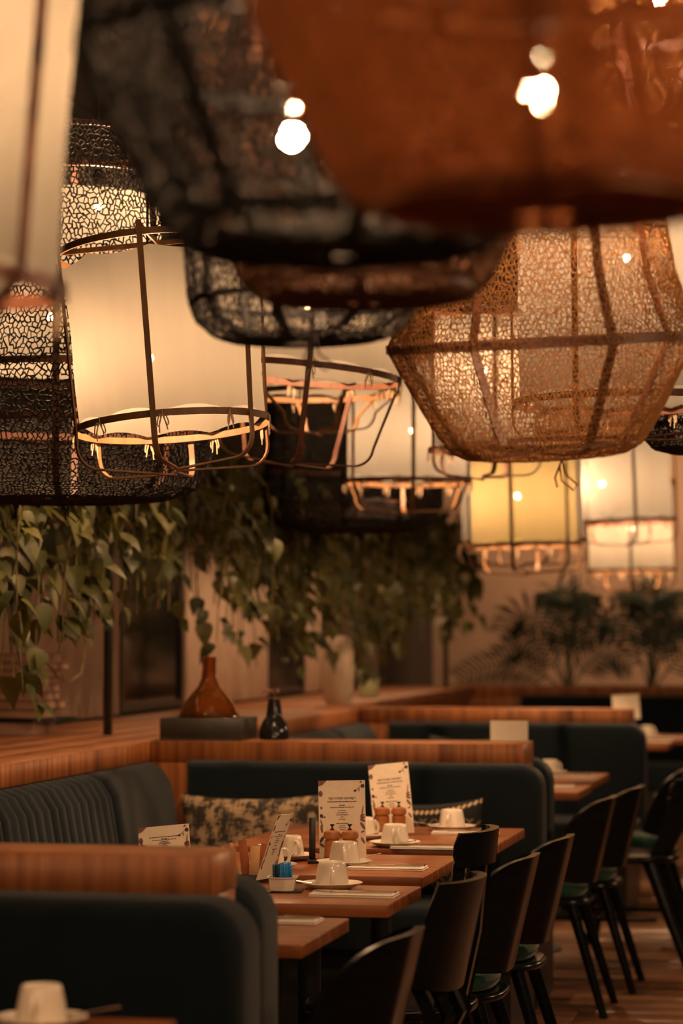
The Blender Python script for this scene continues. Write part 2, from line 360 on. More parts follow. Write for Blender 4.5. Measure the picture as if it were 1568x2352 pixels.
def side_bench(y0, y1, seams, label, xb, rib):
    """bench along the wall: channel-stitched back modules facing the room"""
    t = thing('wall_bench', label, 'bench', (xb, y0, 0))
    for a, b, ribbed in seams:
        ny = max(12, int((b - a) * 90)); v = []; f = []
        prof = [(0.02, 0.42), (0.19, 0.42), (0.20, 0.55), (0.19, 0.70), (0.165, 0.84), (0.13, 0.895), (0.08, 0.915), (0.02, 0.90)]
        for i in range(ny + 1):
            yy = a + (b - a) * i / ny; e = min(1.0, min(yy - a, b - yy) / 0.05); e = math.sqrt(max(0, 1 - (1 - e) ** 2)) * 0.06
            g = (abs(math.sin(PI * (yy - a) / rib)) ** 0.55 * 0.016 - 0.016) if ribbed else 0
            for px, pz in prof: v.append((px - (0.06 - e) * 0.6 + (g if px > 0.05 else 0), yy - y0, pz - (0.06 - e) * (0.45 if pz > 0.5 else 0) + (g * 0.7 if pz > 0.6 else 0)))
        k = len(prof)
        for i in range(ny):
            for j in range(k): f.append((i * k + j, i * k + (j + 1) % k, (i + 1) * k + (j + 1) % k, (i + 1) * k + j))
        f.append(tuple(range(k))); f.append(tuple(ny * k + j for j in range(k))[::-1])
        MB().add(v, f).build('backrest', M['bench'], t)
    bbox('seat', M['bench'], 0.20, 0.66, 0, y1 - y0, 0.30, 0.455, t, 0.03, 3)
    bbox('base', M['black'], 0.05, 0.60, 0.02, y1 - y0 - 0.02, 0.0, 0.30, t, 0.004, 1)
side_bench(5.32, 8.46, ((5.32, 7.0, True), (7.01, 8.19, True), (8.20, 8.93, False)), 'channel-stitched dark wall bench below the left wood ledge', -2.64, 0.075)
side_bench(9.97, 12.34, ((9.97, 12.0, False), (12.01, 12.82, False)), 'dark wall bench in the second booth, by the small black vase', -2.64, 0.075)

# ---------------------------------------------------------------- tables
def table(y0, y1, x0, x1, label, th=0.03):
    cx, cy = (x0 + x1) / 2, (y0 + y1) / 2; t = thing('dining_table', label, 'table', (cx, cy, 0), 0, 'wooden booth tables')
    bbox('table_top', M['table'], x0 - cx, x1 - cx, y0 - cy, y1 - cy, 0.75 - th, 0.75, t, 0.003, 2)
    MB().tube([(0, 0, 0.02), (0, 0, 0.75 - th)], 0.032, 14).build('pedestal', M['black'], t)
    MB().lathe([(0.19, 0), (0.19, 0.012), (0.05, 0.03), (0.04, 0.05), (0, 0.05)], 24).build('base', M['black'], t)
    MB().box(-0.16, 0.16, -0.16, 0.16, 0.75 - th - 0.012, 0.75 - th).build('top_plate', M['black'], t, smooth=False)
XT = -1.90
table(3.60, 4.13, XT, -1.14, 'wooden table in the bottom left corner under the lone cup')
table(5.15, 5.635, XT, -1.157, 'first wooden table beyond the nearest bench, half hidden by it')
table(5.91, 6.36, XT, -1.122, 'wooden table with the white sugar box and blue packets')
table(6.59, 7.225, XT, -1.160, 'wooden table with the straight standing menu and three cups')
table(7.42, 8.246, XT, -1.116, 'wooden table with the orange tilted menu, next to the pillows')
table(10.05, 10.55, XT, -1.15, 'nearer wooden table of the second booth, mostly behind the bench end')
table(10.80, 11.43, XT, -1.168, 'farther wooden table of the second booth, with a cup and napkins')
table(14.2, 14.75, XT, -1.13, 'nearer wooden table of the third booth at the right edge')
table(14.95, 15.6, XT, -1.0, 'farthest wooden table, at the right edge with one cup')

# ---------------------------------------------------------------- tableware
def cup_mesh():
    return MB().lathe([(0.040, 0.0), (0.0425, 0.002), (0.0425, 0.006), (0.0395, 0.030), (0.035, 0.052), (0.033, 0.0595), (0.0315, 0.0615), (0.028, 0.0605), (0.027, 0.058), (0.0, 0.058)], 36).mesh('cup', M['ceramic'])
def handle_mesh():
    p = [(0, -0.0395, 0.012), (0, -0.050, 0.010), (0, -0.058, 0.018), (0, -0.060, 0.030), (0, -0.055, 0.042), (0, -0.046, 0.048), (0, -0.0345, 0.047)]
    return MB().tube(p, [0.004, 0.0045, 0.005, 0.005, 0.005, 0.0045, 0.004], 8).mesh('handle', M['ceramic'])
CUP, HAN = cup_mesh(), handle_mesh()
SAU = MB().lathe([(0.0, 0.0045), (0.038, 0.0045), (0.043, 0.006), (0.060, 0.011), (0.075, 0.0165), (0.0765, 0.0158), (0.062, 0.007), (0.045, 0.0), (0.040, 0.0), (0.039, 0.002), (0.0, 0.002)], 40).mesh('saucer', M['ceramic'])
SPN = MB().tube([(-0.005, 0, 0.001), (0.03, 0, 0.004), (0.075, 0, 0.0055)], [0.0016, 0.0014, 0.0022], 6).lathe([(0.0, 0.0), (0.006, 0.0006), (0.0095, 0.0026), (0.0088, 0.003), (0.005, 0.0014), (0.0, 0.001)], 14, Matrix.Translation((-0.016, 0, 0)), 1.5, 1).mesh('teaspoon', M['steel'])
def cup(x, y, where, rz=0, spoon=None):
    sx = tag(link('saucer', SAU, None, (x, y, 0.75)), 'cream saucer under the ' + where, 'saucer', 'saucers')
    c = tag(link('coffee_cup', CUP, None, (x, y, 0.7552), (0, 0, rz)), 'upside-down ' + where, 'cup', 'coffee cups')
    link('handle', HAN, c)
    if spoon is not None:
        tag(link('teaspoon', SPN, None, (x + 0.055 * math.cos(spoon), y + 0.055 * math.sin(spoon), 0.7645), (0, -0.10, spoon)), 'teaspoon by the ' + where, 'spoon', 'teaspoons')
cup(-1.338, 4.02, 'blurred cup alone in the bottom left corner', 0.05, 0.4)
cup(-1.330, 6.263, 'cup nearest the camera beside the white sugar box', 0.22, -2.5)
cup(-1.420, 6.850, 'cup in front of the wooden mills and straight menu', 0.16, 0.9)
cup(-1.612, 7.016, 'cup left of the straight menu, behind the leaning card', 0.7, -1.2)
cup(-1.600, 6.720, 'cup partly hidden behind the leaning menu card', 2.2)
cup(-1.400, 7.489, 'cup right of the straight menu, by the tilted orange menu', 0.10, -0.9)
cup(-1.547, 7.735, 'cup between the straight menu and the second pair of mills', 2.4, -1.0)
cup(-1.334, 8.132, 'cup in front of the diamond-patterned pillow', -0.1, -2.9)
cup(-1.410, 11.247, 'blurred cup in the second booth, right of the divider end', 2.3)
cup(-1.33, 15.228, 'blurred cup farthest away, right of the third divider', 2.3)

NAP = bevel_mesh('napkin', M['napkin'], MB().box(-0.105, 0.105, -0.045, 0.045, 0, 0.004).box(-0.104, 0.103, -0.044, 0.043, 0.0045, 0.008), 0.0015, 2)
def fork_mesh():
    m = MB().ribbon([(0.095, 0, 0.002), (0.06, 0, 0.0035), (0.0, 0, 0.003), (-0.04, 0, 0.002), (-0.055, 0, 0.004)], lambda i: (0, 1, 0), 0.009, 0.004)
    for k in range(4): m.ribbon([(-0.054, -0.009 + 0.006 * k, 0.004), (-0.075, -0.009 + 0.006 * k, 0.0035), (-0.098, -0.009 + 0.006 * k, 0.006)], lambda i: (0, 1, 0), 0.0026, 0.0014)
    return m.box(-0.062, -0.050, -0.0105, 0.0105, 0.0032, 0.0048).mesh('fork', M['steel'])
def knife_mesh():
    return MB().ribbon([(0.10, 0, 0.0025), (0.02, 0, 0.0025)], lambda i: (0, 1, 0), 0.012, 0.0065).ribbon([(0.022, 0, 0.0025), (-0.02, 0.001, 0.0025), (-0.07, 0.002, 0.0025), (-0.102, 0.006, 0.0025)], lambda i: (0, 1, 0), 0.016, 0.0014).mesh('knife', M['steel'])
FRK, KNF = fork_mesh(), knife_mesh()
def setting(x, y, where, rz=0.0):
    n = tag(link('napkin', NAP, None, (x, y, 0.75), (0, 0, rz)), 'folded white napkin ' + where, 'napkin', 'folded napkins')
    c, s = math.cos(rz), math.sin(rz)
    tag(link('fork', FRK, None, (x + 0.018 * s, y - 0.018 * c, 0.7578), (0, 0, rz + 0.05)), 'fork lying on the napkin ' + where, 'fork', 'forks')
    tag(link('knife', KNF, None, (x - 0.016 * s, y + 0.016 * c, 0.7578), (0, 0, rz - 0.05)), 'knife lying on the napkin ' + where, 'knife', 'knives')
setting(-1.305, 5.53, 'on the half hidden first table')
setting(-1.240, 6.10, 'in front of the nearest cup on the sugar-box table')
setting(-1.290, 6.79, 'in front of the straight menu, at the second chair')
setting(-1.295, 7.45, 'by the cup right of the straight menu')
setting(-1.270, 8.00, 'behind the tall rail chair, near the patterned pillow', 0.1)
setting(-1.310, 10.40, 'on the nearer table of the second booth')
setting(-1.310, 11.10, 'in front of the blurred cup in the second booth')
setting(-1.24, 14.60, 'on the nearer table of the third booth')
setting(-1.22, 15.10, 'on the farthest table at the right edge')

# menus -----------------------------------------------------------------------------------------------------
def menu_print(w_, h_):
    """flat print: word bars of the small lines and the plant drawings round the border (local x, z; faces -y)"""
    rr = random.Random(3); t = MB(); d = MB(); yq = -0.0009
    def quad(m, x0, x1, z0, z1): m.add([(x0, yq, z0), (x1, yq, z0), (x1, yq, z1), (x0, yq, z1)], [(0, 1, 2, 3)])
    def line(zc, half, hh):
        x = -half
        while x < half: l_ = min(rr.uniform(0.0035, 0.010), half - x); quad(t, x, x + l_, zc - hh, zc + hh); x += l_ + 0.0012
    def ell(cx, cz, a, b, rot=0, m=d):
        n = 12; m.add([(cx + a * math.cos(2 * PI * k / n) * math.cos(rot) - b * math.sin(2 * PI * k / n) * math.sin(rot), yq, cz + a * math.cos(2 * PI * k / n) * math.sin(rot) + b * math.sin(2 * PI * k / n) * math.cos(rot)) for k in range(n)], [tuple(range(n))])
    H, W = h_, w_ / 2
    line(H * 0.735, 0.041, 0.0011); line(H * 0.690, 0.008, 0.0011); line(H * 0.665, 0.033, 0.0009)
    for k, hf in enumerate((0.010, 0.014, 0.017, 0.004, 0.009)): line(H * (0.625 - 0.027 * k), hf, 0.0009)
    line(H * 0.465, 0.017, 0.0012)
    for k, hf in enumerate((0.008, 0.010, 0.007)): line(H * (0.435 - 0.025 * k), hf, 0.0009)
    d.add([(-W, yq, H), (-W + 0.024, yq, H), (-W + 0.011, yq, H - 0.012), (-W, yq, H - 0.016)], [(0, 1, 2, 3)])
    ell(-W + 0.006, H - 0.036, 0.006, 0.0085); ell(W - 0.007, H - 0.016, 0.0055, 0.0055, 0, t); ell(W - 0.012, H - 0.005, 0.004, 0.0025, 0.6)
    ell(W - 0.028, H - 0.029, 0.0045, 0.003, 0.4, t); ell(W - 0.017, H - 0.027, 0.0014, 0.005, 0.2)
    d.add([(W - 0.026, yq, H - 0.028), (W - 0.013, yq, H - 0.016), (W - 0.012, yq, H - 0.0172), (W - 0.025, yq, H - 0.029)], [(0, 1, 2, 3)])
    for z, a, b, ro in ((0.62, 0.0015, 0.016, -0.15), (0.565, 0.0065, 0.003, 0.2), (0.535, 0.0075, 0.0035, -0.1), (0.50, 0.008, 0.004, -0.4), (0.43, 0.012, 0.0042, -1.0), (0.36, 0.006, 0.0025, 0.4), (0.25, 0.010, 0.0035, -1.1)): ell(W - 0.0085, H * z, a, b, ro)
    for z, a, b, ro in ((0.66, 0.003, 0.004, 0), (0.56, 0.005, 0.006, 0.4), (0.47, 0.011, 0.0022, 1.9), (0.40, 0.012, 0.0035, 1.7), (0.27, 0.010, 0.004, 1.0), (0.20, 0.009, 0.004, -0.7)): ell(-W + 0.0075, H * z, a, b, ro, t if z in (0.56, 0.27) else d)
    ell(-W + 0.016, H * 0.545, 0.003, 0.0022, 0, t)
    return t, d
def menu(name, label, loc, mat, w_, h_, heading=True, printed=True):
    t = thing(name, label, 'menu', loc, 0, 'printed menu cards'); t.rotation_mode = 'XYZ'
    t.rotation_euler = mat
    MB().box(-w_ / 2, w_ / 2, -0.0005, 0.0005, 0, h_).build('card', M['card'], t, smooth=False)
    if printed:
        a, b = menu_print(w_, h_); a.build('print', M['print'], t, smooth=False)['kind'] = 'stuff'; b.build('drawing', M['printsoft'], t, smooth=False)['kind'] = 'stuff'
        if heading:
            cu = bpy.data.curves.new('heading', 'FONT'); cu.body = 'TIJD VOOR ONTBIJT!'; cu.size = 0.0082; cu.align_x = 'CENTER'; cu.materials.append(M['print']); cu.offset = 0.00012
            tmp = bpy.data.objects.new('heading_curve', cu); COL.objects.link(tmp)
            me = bpy.data.meshes.new_from_object(tmp.evaluated_get(bpy.context.evaluated_depsgraph_get())); bpy.data.objects.remove(tmp)
            link('heading', me, t, (0, -0.001, h_ * 0.765), (PI / 2, 0, 0))['kind'] = 'stuff'
    return t
menu('menu_card', 'straight standing menu card behind the nearest pair of mills', (-1.452, 6.985, 0.752), (R(-4), R(-1.2), R(10)), 0.130, 0.222)
menu('menu_card', 'orange-lit tilted menu card behind the far pair of mills', (-1.478, 7.90, 0.752), (R(-6), R(-6), R(5)), 0.126, 0.222)
menu('menu_card', 'menu card seen on edge, leaning behind the white sugar box', (-1.535, 6.39, 0.757), (Matrix.Rotation(R(22), 3, 'Y') @ Matrix.Rotation(R(84), 3, 'Z') @ Matrix.Rotation(R(-3), 3, 'X')).to_euler(), 0.120, 0.175, False)
menu('menu_card', 'low menu card peeking over the nearest wood ledge', (-1.88, 6.70, 0.752), (R(-8), R(-5.5), R(6)), 0.140, 0.112, False)
menu('menu_card', 'blurred white card standing behind the tray ledge, above its right end', (-1.365, 9.66, 0.90), (R(-4), 0, R(8)), 0.142, 0.145, False, False).location.z = 0.90
menu('menu_card', 'blurred white card above the right end of the third ledge', (-1.285, 13.5, 0.915), (R(-4), R(-3), R(8)), 0.142, 0.130, False, False)

def menu_stand(x, y, label):
    t = thing('menu_stand', label, 'stand', (x, y, 0.75), R(10), 'black menu stands')
    bbox('upright', M['black'], -0.0085, 0.0085, -0.012, 0.012, 0.010, 0.125, t, 0.001, 1)
    bbox('base', M['black'], -0.012, 0.10, -0.03, 0.03, 0.0, 0.010, t, 0.001, 1)
menu_stand(-1.527, 6.93, 'black menu stand at the left edge of the straight menu')
MILL = MB().lathe([(0.0, 0), (0.0225, 0), (0.0235, 0.004), (0.0225, 0.02), (0.021, 0.045), (0.0215, 0.062), (0.0185, 0.064), (0.0185, 0.067), (0.0235, 0.069), (0.0245, 0.078), (0.0215, 0.087), (0.012, 0.091), (0.0, 0.092)], 24).mesh('body', M['mill'])
MKNOB = MB().lathe([(0.0, 0), (0.006, 0), (0.006, 0.003), (0.0022, 0.005), (0.0022, 0.009), (0.006, 0.013), (0.0065, 0.016), (0.0, 0.0165)], 14).mesh('knob', M['black'])
for x, y, lab in ((-1.470, 6.925, 'left of the two wooden mills in front of the straight menu'), (-1.423, 6.935, 'right of the two wooden mills in front of the straight menu'),
                  (-1.505, 7.84, 'left of the two wooden mills in front of the tilted menu'), (-1.457, 7.86, 'right of the two wooden mills in front of the tilted menu')):
    t = thing('pepper_mill', lab, 'mill', (x, y, 0.7501), 0, 'short wooden mills')
    link('body', MILL, t); link('knob', MKNOB, t, (0, 0, 0.0915))

# sugar box
t = thing('sugar_box', 'white ceramic box holding blue sugar packets', 'box', (-1.435, 6.17, 0.75), R(8))
m = MB(); o1 = [(-.030, -.026), (0.008, -.034), (.032, -.018), (.032, .026), (-.030, .026)]
def ringz(sc, z): return [(a * sc, b * sc, z) for a, b in o1]
lv = [ringz(0.90, 0.004), ringz(1.05, 0.034), ringz(1.20, 0.035), ringz(1.20, 0.037), ringz(1.02, 0.037), ringz(0.86, 0.008)]
v = [p for r_ in lv for p in r_]; f = []
for i in range(len(lv) - 1):
    for k in range(5): f.append((i * 5 + k, i * 5 + (k + 1) % 5, (i + 1) * 5 + (k + 1) % 5, (i + 1) * 5 + k))
f += [(4, 3, 2, 1, 0), (25, 26, 27, 28, 29)]
m.add(v, f).build('bowl', M['ceramic'], t, smooth=False)
bbox('coaster', M['black'], -.044, .05, -.042, .036, 0.0, 0.004, t, 0.001, 1)
PK = [bevel_mesh('sugar_packet', M[k], MB().box(-0.012, 0.012, -0.0026, 0.0026, 0, 0.056), 0.0012, 1) for k in ('blue', 'darkblue')]
for k in range(12):
    i = 0 if k > 4 else 1
    lx = -0.021 + 0.0042 * k
    o = tag(link('sugar_packet', PK[i], None, (-1.435 + lx * 0.95, 6.168 + rnd.uniform(-.006, .006), 0.7595 + rnd.uniform(0, .007)), (rnd.uniform(-.05, .05), rnd.uniform(-.06, .06), R(90) if i else R(60 + 4 * k))),
            'bright blue paper packet standing in the white box' if i == 0 else 'dark blue paper packet at the left of the white box', 'packet', 'blue packets in the sugar box' if i == 0 else 'dark packets in the sugar box')
# kraft sachets in a small holder left of it
t = thing('sachet_holder', 'small dark holder of upright paper sachets by the ledge end', 'holder', (-1.575, 6.44, 0.75), R(8))
bbox('tray', M['tray'], -.062, .062, -.03, .03, 0, 0.012, t, 0.001, 1)
for k, (dx, rot, mm, hh, wd) in enumerate(((-0.047, -0.42, 'tan', 0.078, .008), (-0.034, -0.30, 'tan', 0.085, .010), (-0.020, -0.12, 'kraft', 0.090, .022), (0.004, 0.05, 'tan', 0.075, .026), (0.026, 0.10, 'kraft', 0.082, .026), (0.045, 0.20, 'kraft', 0.080, .024))):
    m = bevel_mesh('sachet', M[mm], MB().box(-wd / 2, wd / 2, -0.002, 0.002, 0, hh), 0.001, 1)
    tag(link('sachet', m, None, (-1.575 + dx, 6.44 + 0.008 * (k % 3 - 1), 0.7622), (0, rot, R(8))),
        ('tan paper sachet leaning left in the dark holder', 'second tan sachet leaning left in the dark holder', 'red-brown sachet behind the leaning tan ones', 'upright tan sachet in the middle of the holder', 'wide red-brown sachet beside the upright tan one', 'red-brown sachet nearest the leaning menu card')[k], 'sachet', 'paper sachets')

# pillows --------------------------------------------------------------------------------------------------
def pillow_mesh(name, W, H, T, mat):
    nx, nz = 26, 14; v = []; f = []
    for s in (-1, 1):
        for j in range(nz + 1):
            for i in range(nx + 1):
                u, q = i / nx * 2 - 1, j / nz * 2 - 1
                th = T / 2 * (max(0, (1 - u ** 4)) * max(0, (1 - q ** 4))) ** 0.5
                px = W / 2 * u * (1 - 0.03 * (1 - u * u) * 0 - 0.05 * (1 - q * q)); pz = H / 2 * q * (1 - 0.13 * (1 - u * u))
                v.append((px, s * th, pz + H / 2))
    n1 = (nx + 1) * (nz + 1)
    for s in range(2):
        for j in range(nz):
            for i in range(nx):
                a = s * n1 + j * (nx + 1) + i; q = (a, a + 1, a + nx + 2, a + nx + 1); f.append(q if s == 0 else q[::-1])
    m = MB().add(v, f); me = bpy.data.meshes.new(name); me.from_pydata(m.v, [], m.f); bm = bmesh.new(); bm.from_mesh(me)
    bmesh.ops.remove_doubles(bm, verts=bm.verts, dist=1e-5); bmesh.ops.recalc_face_normals(bm, faces=bm.faces); bm.to_mesh(me); bm.free()
    me.polygons.foreach_set('use_smooth', [True] * len(me.polygons)); me.materials.append(mat); return me
tag(link('pillow', pillow_mesh('pillow', 0.58, 0.36, 0.15, M['tweed']), None, (-2.125, 8.80, 0.458), (R(-8), R(-1.5), R(3))), 'wide tweed plaid pillow behind the leaning menu card', 'pillow')
def deco():
    m, n, l = new_mat('diamond_weave'); p = n['Principled BSDF']; p.inputs['Roughness'].default_value = 0.95
    tc = n.new('ShaderNodeTexCoord'); s = n.new('ShaderNodeSeparateXYZ'); l.new(tc.outputs['Object'], s.inputs[0])
    def ma(op, a, b=None):
        q = n.new('ShaderNodeMath'); q.operation = op
        for i, z in enumerate((a, b)):
            if z is None: continue
            if isinstance(z, (int, float)): q.inputs[i].default_value = z
            else: l.new(z, q.inputs[i])
        return q.outputs[0]
    fx = ma('ABSOLUTE', ma('SUBTRACT', ma('FRACT', ma('MULTIPLY', s.outputs[0], 12.5)), 0.5)); fz = ma('ABSOLUTE', ma('SUBTRACT', ma('FRACT', ma('MULTIPLY', s.outputs[2], 11.0)), 0.5))
    d1 = ma('ADD', fx, fz); lines = ma('LESS_THAN', ma('ABSOLUTE', ma('SUBTRACT', ma('FRACT', ma('MULTIPLY', d1, 3.0)), 0.5)), 0.14)
    m.node_tree.nodes.active = p
    nz = n.new('ShaderNodeTexNoise'); nz.inputs['Scale'].default_value = 160; l.new(tc.outputs['Object'], nz.inputs['Vector'])
    du = ma('SUBTRACT', ma('FRACT', ma('MULTIPLY', ma('ADD', s.outputs[0], ma('MULTIPLY', s.outputs[2], -0.25)), 57)), 0.5)
    dz = ma('MULTIPLY', ma('SUBTRACT', s.outputs[2], ma('ADD', 0.292, ma('MULTIPLY', ma('MULTIPLY', s.outputs[0], s.outputs[0]), 1.1))), 46)
    dots = ma('LESS_THAN', ma('ADD', ma('MULTIPLY', du, du), ma('MULTIPLY', dz, dz)), 0.13)
    band = ma('GREATER_THAN', s.outputs[2], 0.262); ntop = ma('LESS_THAN', s.outputs[2], 0.270)
    val = ma('ADD', ma('MULTIPLY', ma('MULTIPLY', lines, ntop), ma('ADD', 0.2, ma('MULTIPLY', nz.outputs[0], 0.25))), ma('MULTIPLY', dots, band))
    r = n.new('ShaderNodeValToRGB'); r.color_ramp.elements[0].color = (0.018, 0.018, 0.016, 1); r.color_ramp.elements[1].color = (0.66, 0.48, 0.29, 1); r.color_ramp.elements[1].position = 0.9
    l.new(val, r.inputs[0]); l.new(r.outputs[0], p.inputs['Base Color']); return m
DEC = deco()
tag(link('pillow', pillow_mesh('pillow', 0.40, 0.345, 0.13, DEC), None, (-1.535, 8.80, 0.46), (R(-8), R(-1.5), R(0))), 'black and cream diamond-patterned pillow behind the far cup', 'pillow')
tag(link('pillow', pillow_mesh('pillow', 0.40, 0.40, 0.13, DEC), None, (-2.02, 12.70, 0.461), (R(-8), R(1), R(0))), 'blurred patterned pillow just above the tray ledge', 'pillow')

# ledge objects ---------------------------------------------------------------------------------------------
t = thing('serving_tray', 'dark square tray under the amber glass vase', 'tray', (-2.437, 9.27, ZL + .0016), 0)
tm = MB().box(-0.155, 0.155, -0.125, 0.125, 0, 0.01)
tm.build('bottom', M['tray'], t, smooth=False)
for a in ((-0.155, 0.155, -0.125, -0.115, 0.01, 0.082), (-0.155, 0.155, 0.115, 0.125, 0.01, 0.082), (-0.155, -0.145, -0.1149, 0.1149, 0.01, 0.082), (0.145, 0.155, -0.1149, 0.1149, 0.01, 0.082)):
    bbox('side', M['tray'], *a, t, 0.0015, 1)
vb = MB().lathe([(0.0, 0.0), (0.096, 0.0), (0.114, 0.015), (0.118, 0.04), (0.112, 0.08), (0.096, 0.12), (0.069, 0.155), (0.042, 0.185), (0.030, 0.215), (0.0255, 0.25), (0.0265, 0.295), (0.0225, 0.296), (0.0215, 0.25), (0.026, 0.215), (0.038, 0.185), (0.065, 0.153), (0.092, 0.118), (0.108, 0.08), (0.114, 0.04), (0.10, 0.012), (0.0, 0.008)], 40)
tag(vb.build('bottle_vase', M['amber'], None, (-2.437, 9.27, ZL + 0.0125)), 'amber glass bottle vase with round belly, standing in the dark tray', 'vase')
t = thing('bud_vase', 'small black glazed vase with a drooping leaf, right of the tray', 'vase', (-2.195, 9.30, ZL + .0016))
MB().lathe([(0.0, 0), (0.050, 0), (0.057, 0.006), (0.056, 0.03), (0.048, 0.058), (0.036, 0.078), (0.030, 0.085), (0.029, 0.10), (0.025, 0.13), (0.0225, 0.148), (0.019, 0.148), (0.018, 0.13), (0.0, 0.12)], 32).build('body', M['darkvase'], t)
MB().tube([(0, 0, 0.125), (0.003, 0, 0.16), (-0.005, 0, 0.185), (-0.02, -.005, 0.178)], 0.002, 6).build('stalk', M['stem'], t)
MB().add([(0, 0, 0), (-0.03, 0.018, 0.004), (-0.062, 0.0, -0.012), (-0.03, -0.018, 0.004), (-0.03, 0, 0.010)], [(0, 1, 4), (1, 2, 4), (2, 3, 4), (3, 0, 4)]).build('leaf', pmat('dry_leaf', (0.30, 0.10, 0.05), (0.2, 0.06, 0.03), 0.6), t, (0.004, -.004, 0.178))
MB().lathe([(0.0, -0.008), (0.007, -0.005), (0.010, 0.002), (0.008, 0.009), (0.0, 0.012)], 12).build('bud', pmat('bud', (0.20, 0.07, 0.05), None, 0.6), t, (0.012, 0.0, 0.176))
tag(MB().lathe([(0.0, 0), (0.060, 0), (0.074, 0.02), (0.088, 0.08), (0.096, 0.16), (0.096, 0.24), (0.088, 0.31), (0.072, 0.350), (0.050, 0.366), (0.034, 0.370), (0.030, 0.366), (0.04, 0.355), (0.07, 0.30), (0.08, 0.2), (0.0, 0.05)], 40).build('tall_vase', M['vase'], None, (-2.86, 13.62, ZL)), 'tall cream rounded vase on the ledge corner', 'vase')
t = thing('tissue_box', 'small pale green box on the far wall ledge', 'box', (-2.96, 15.0, ZL), 0.1)
bbox('body', M['greenbox'], -0.055, 0.055, -0.05, 0.05, 0, 0.095, t, 0.003, 1)
bbox('lid', M['greenbox'], -0.056, 0.056, -0.051, 0.051, 0.0955, 0.105, t, 0.002, 1)
# stacked books at the left edge
z = ZL + 0.0002
for k in range(10):
    th = 0.016 if k == 1 else rnd.uniform(0.024, 0.036); a = R(-22) if k == 1 else R(rnd.uniform(-6, 6)); ww = 0.115 if k == 1 else rnd.uniform(0.085, 0.11)
    if k == 0: th, a, ww = 0.05, 0, 0.075
    t = thing('book', ('brown book at the bottom of the stack under the vines', 'thin black book sticking out low in the stack')[k] if k < 2 else 'pale reddish-brown book, %s in the stack under the vines' % ('third from the bottom', 'fourth from the bottom', 'fifth from the bottom', 'fifth from the top', 'fourth from the top', 'third from the top', 'second from the top', 'topmost')[k - 2], 'book', (-3.26 + (0.02 if k == 1 else rnd.uniform(-.012, .012)), 9.62, z), a, 'books stacked on the left ledge' if k > 1 else None)
    cm = M['book2'] if k == 1 else M['book']
    bbox('cover', cm, -ww, ww, -0.14, 0.14, 0, 0.003, t, 0.0008, 1); bbox('cover', cm, -ww, ww, -0.14, 0.14, th - 0.003, th, t, 0.0008, 1)
    bbox('spine', cm, -ww, -ww + 0.003, -0.14, 0.14, 0.003, th - 0.003, t, 0.0005, 1)
    MB().box(-ww + 0.003, ww - 0.006, -0.134, 0.134, 0.003, th - 0.003).build('pages', M['pages'] if k != 1 else M['book2'], t, smooth=False)
    z += th + 0.0002

# ---------------------------------------------------------------- chairs
DEP = {'round': 0.060, 'deep': 0.062}
def plan_points(kind):
    if kind == 'tub':   # flat back, wings spreading forwards
        P = [(-0.145, -0.205), (-0.105, -0.178), (-0.060, -0.140), (-0.024, -0.108), (-0.008, -0.090), (0.0, -0.068), (0.003, 0.0), (0.0, 0.068), (-0.008, 0.090), (-0.024, 0.108), (-0.060, 0.140), (-0.105, 0.178), (-0.145, 0.205)]
    else:               # round C
        P = [(DEP[kind] * (math.cos(a) - 1), 0.155 * math.sin(a)) for a in [R(-88 + 176 * k / 16) for k in range(17)]]
    # resample smoothly
    out = []
    for i in range(len(P) - 1):
        p0, p1, p2, p3 = P[max(i - 1, 0)], P[i], P[i + 1], P[min(i + 2, len(P) - 1)]
        for k in range(3):
            t_ = k / 3
            out.append(tuple(0.5 * ((2 * p1[c]) + (-p0[c] + p2[c]) * t_ + (2 * p0[c] - 5 * p1[c] + 4 * p2[c] - p3[c]) * t_ ** 2 + (-p0[c] + 3 * p1[c] - 3 * p2[c] + p3[c]) * t_ ** 3) for c in (0, 1)))
    out.append(P[-1]); return out
def shell(P, ztop, zbot, th, lean, zref, nz=7):
    n = len(P); nrm = []; L = [0]
    for i in range(n):
        a, b = Vector(P[max(i - 1, 0)]), Vector(P[min(i + 1, n - 1)]); d = (b - a).normalized(); nrm.append(Vector((d.y, -d.x)))
        if i: L.append(L[-1] + (Vector(P[i]) - Vector(P[i - 1])).length)
    v = []; f = []
    for side in (0.5, -0.5):
        for i in range(n):
            s = L[i] / L[-1] * 2 - 1; zt, zb = ztop(s), zbot(s)
            for k in range(nz + 1):
                z = zb + (zt - zb) * k / nz
                v.append((P[i][0] + nrm[i].x * th * side + lean * (z - zref), P[i][1] + nrm[i].y * th * side, z))
    def id_(s, i, k): return s * n * (nz + 1) + i * (nz + 1) + k
    for i in range(n - 1):
        for k in range(nz):
            f.append((id_(0, i, k), id_(0, i + 1, k), id_(0, i + 1, k + 1), id_(0, i, k + 1))); f.append((id_(1, i, k), id_(1, i, k + 1), id_(1, i + 1, k + 1), id_(1, i + 1, k)))
        f.append((id_(0, i, nz), id_(0, i + 1, nz), id_(1, i + 1, nz), id_(1, i, nz))); f.append((id_(0, i, 0), id_(1, i, 0), id_(1, i + 1, 0), id_(0, i + 1, 0)))
    for i in (0, n - 1):
        for k in range(nz): f.append((id_(0, i, k), id_(0, i, k + 1), id_(1, i, k + 1), id_(1, i, k)))
    return MB().add(v, f)
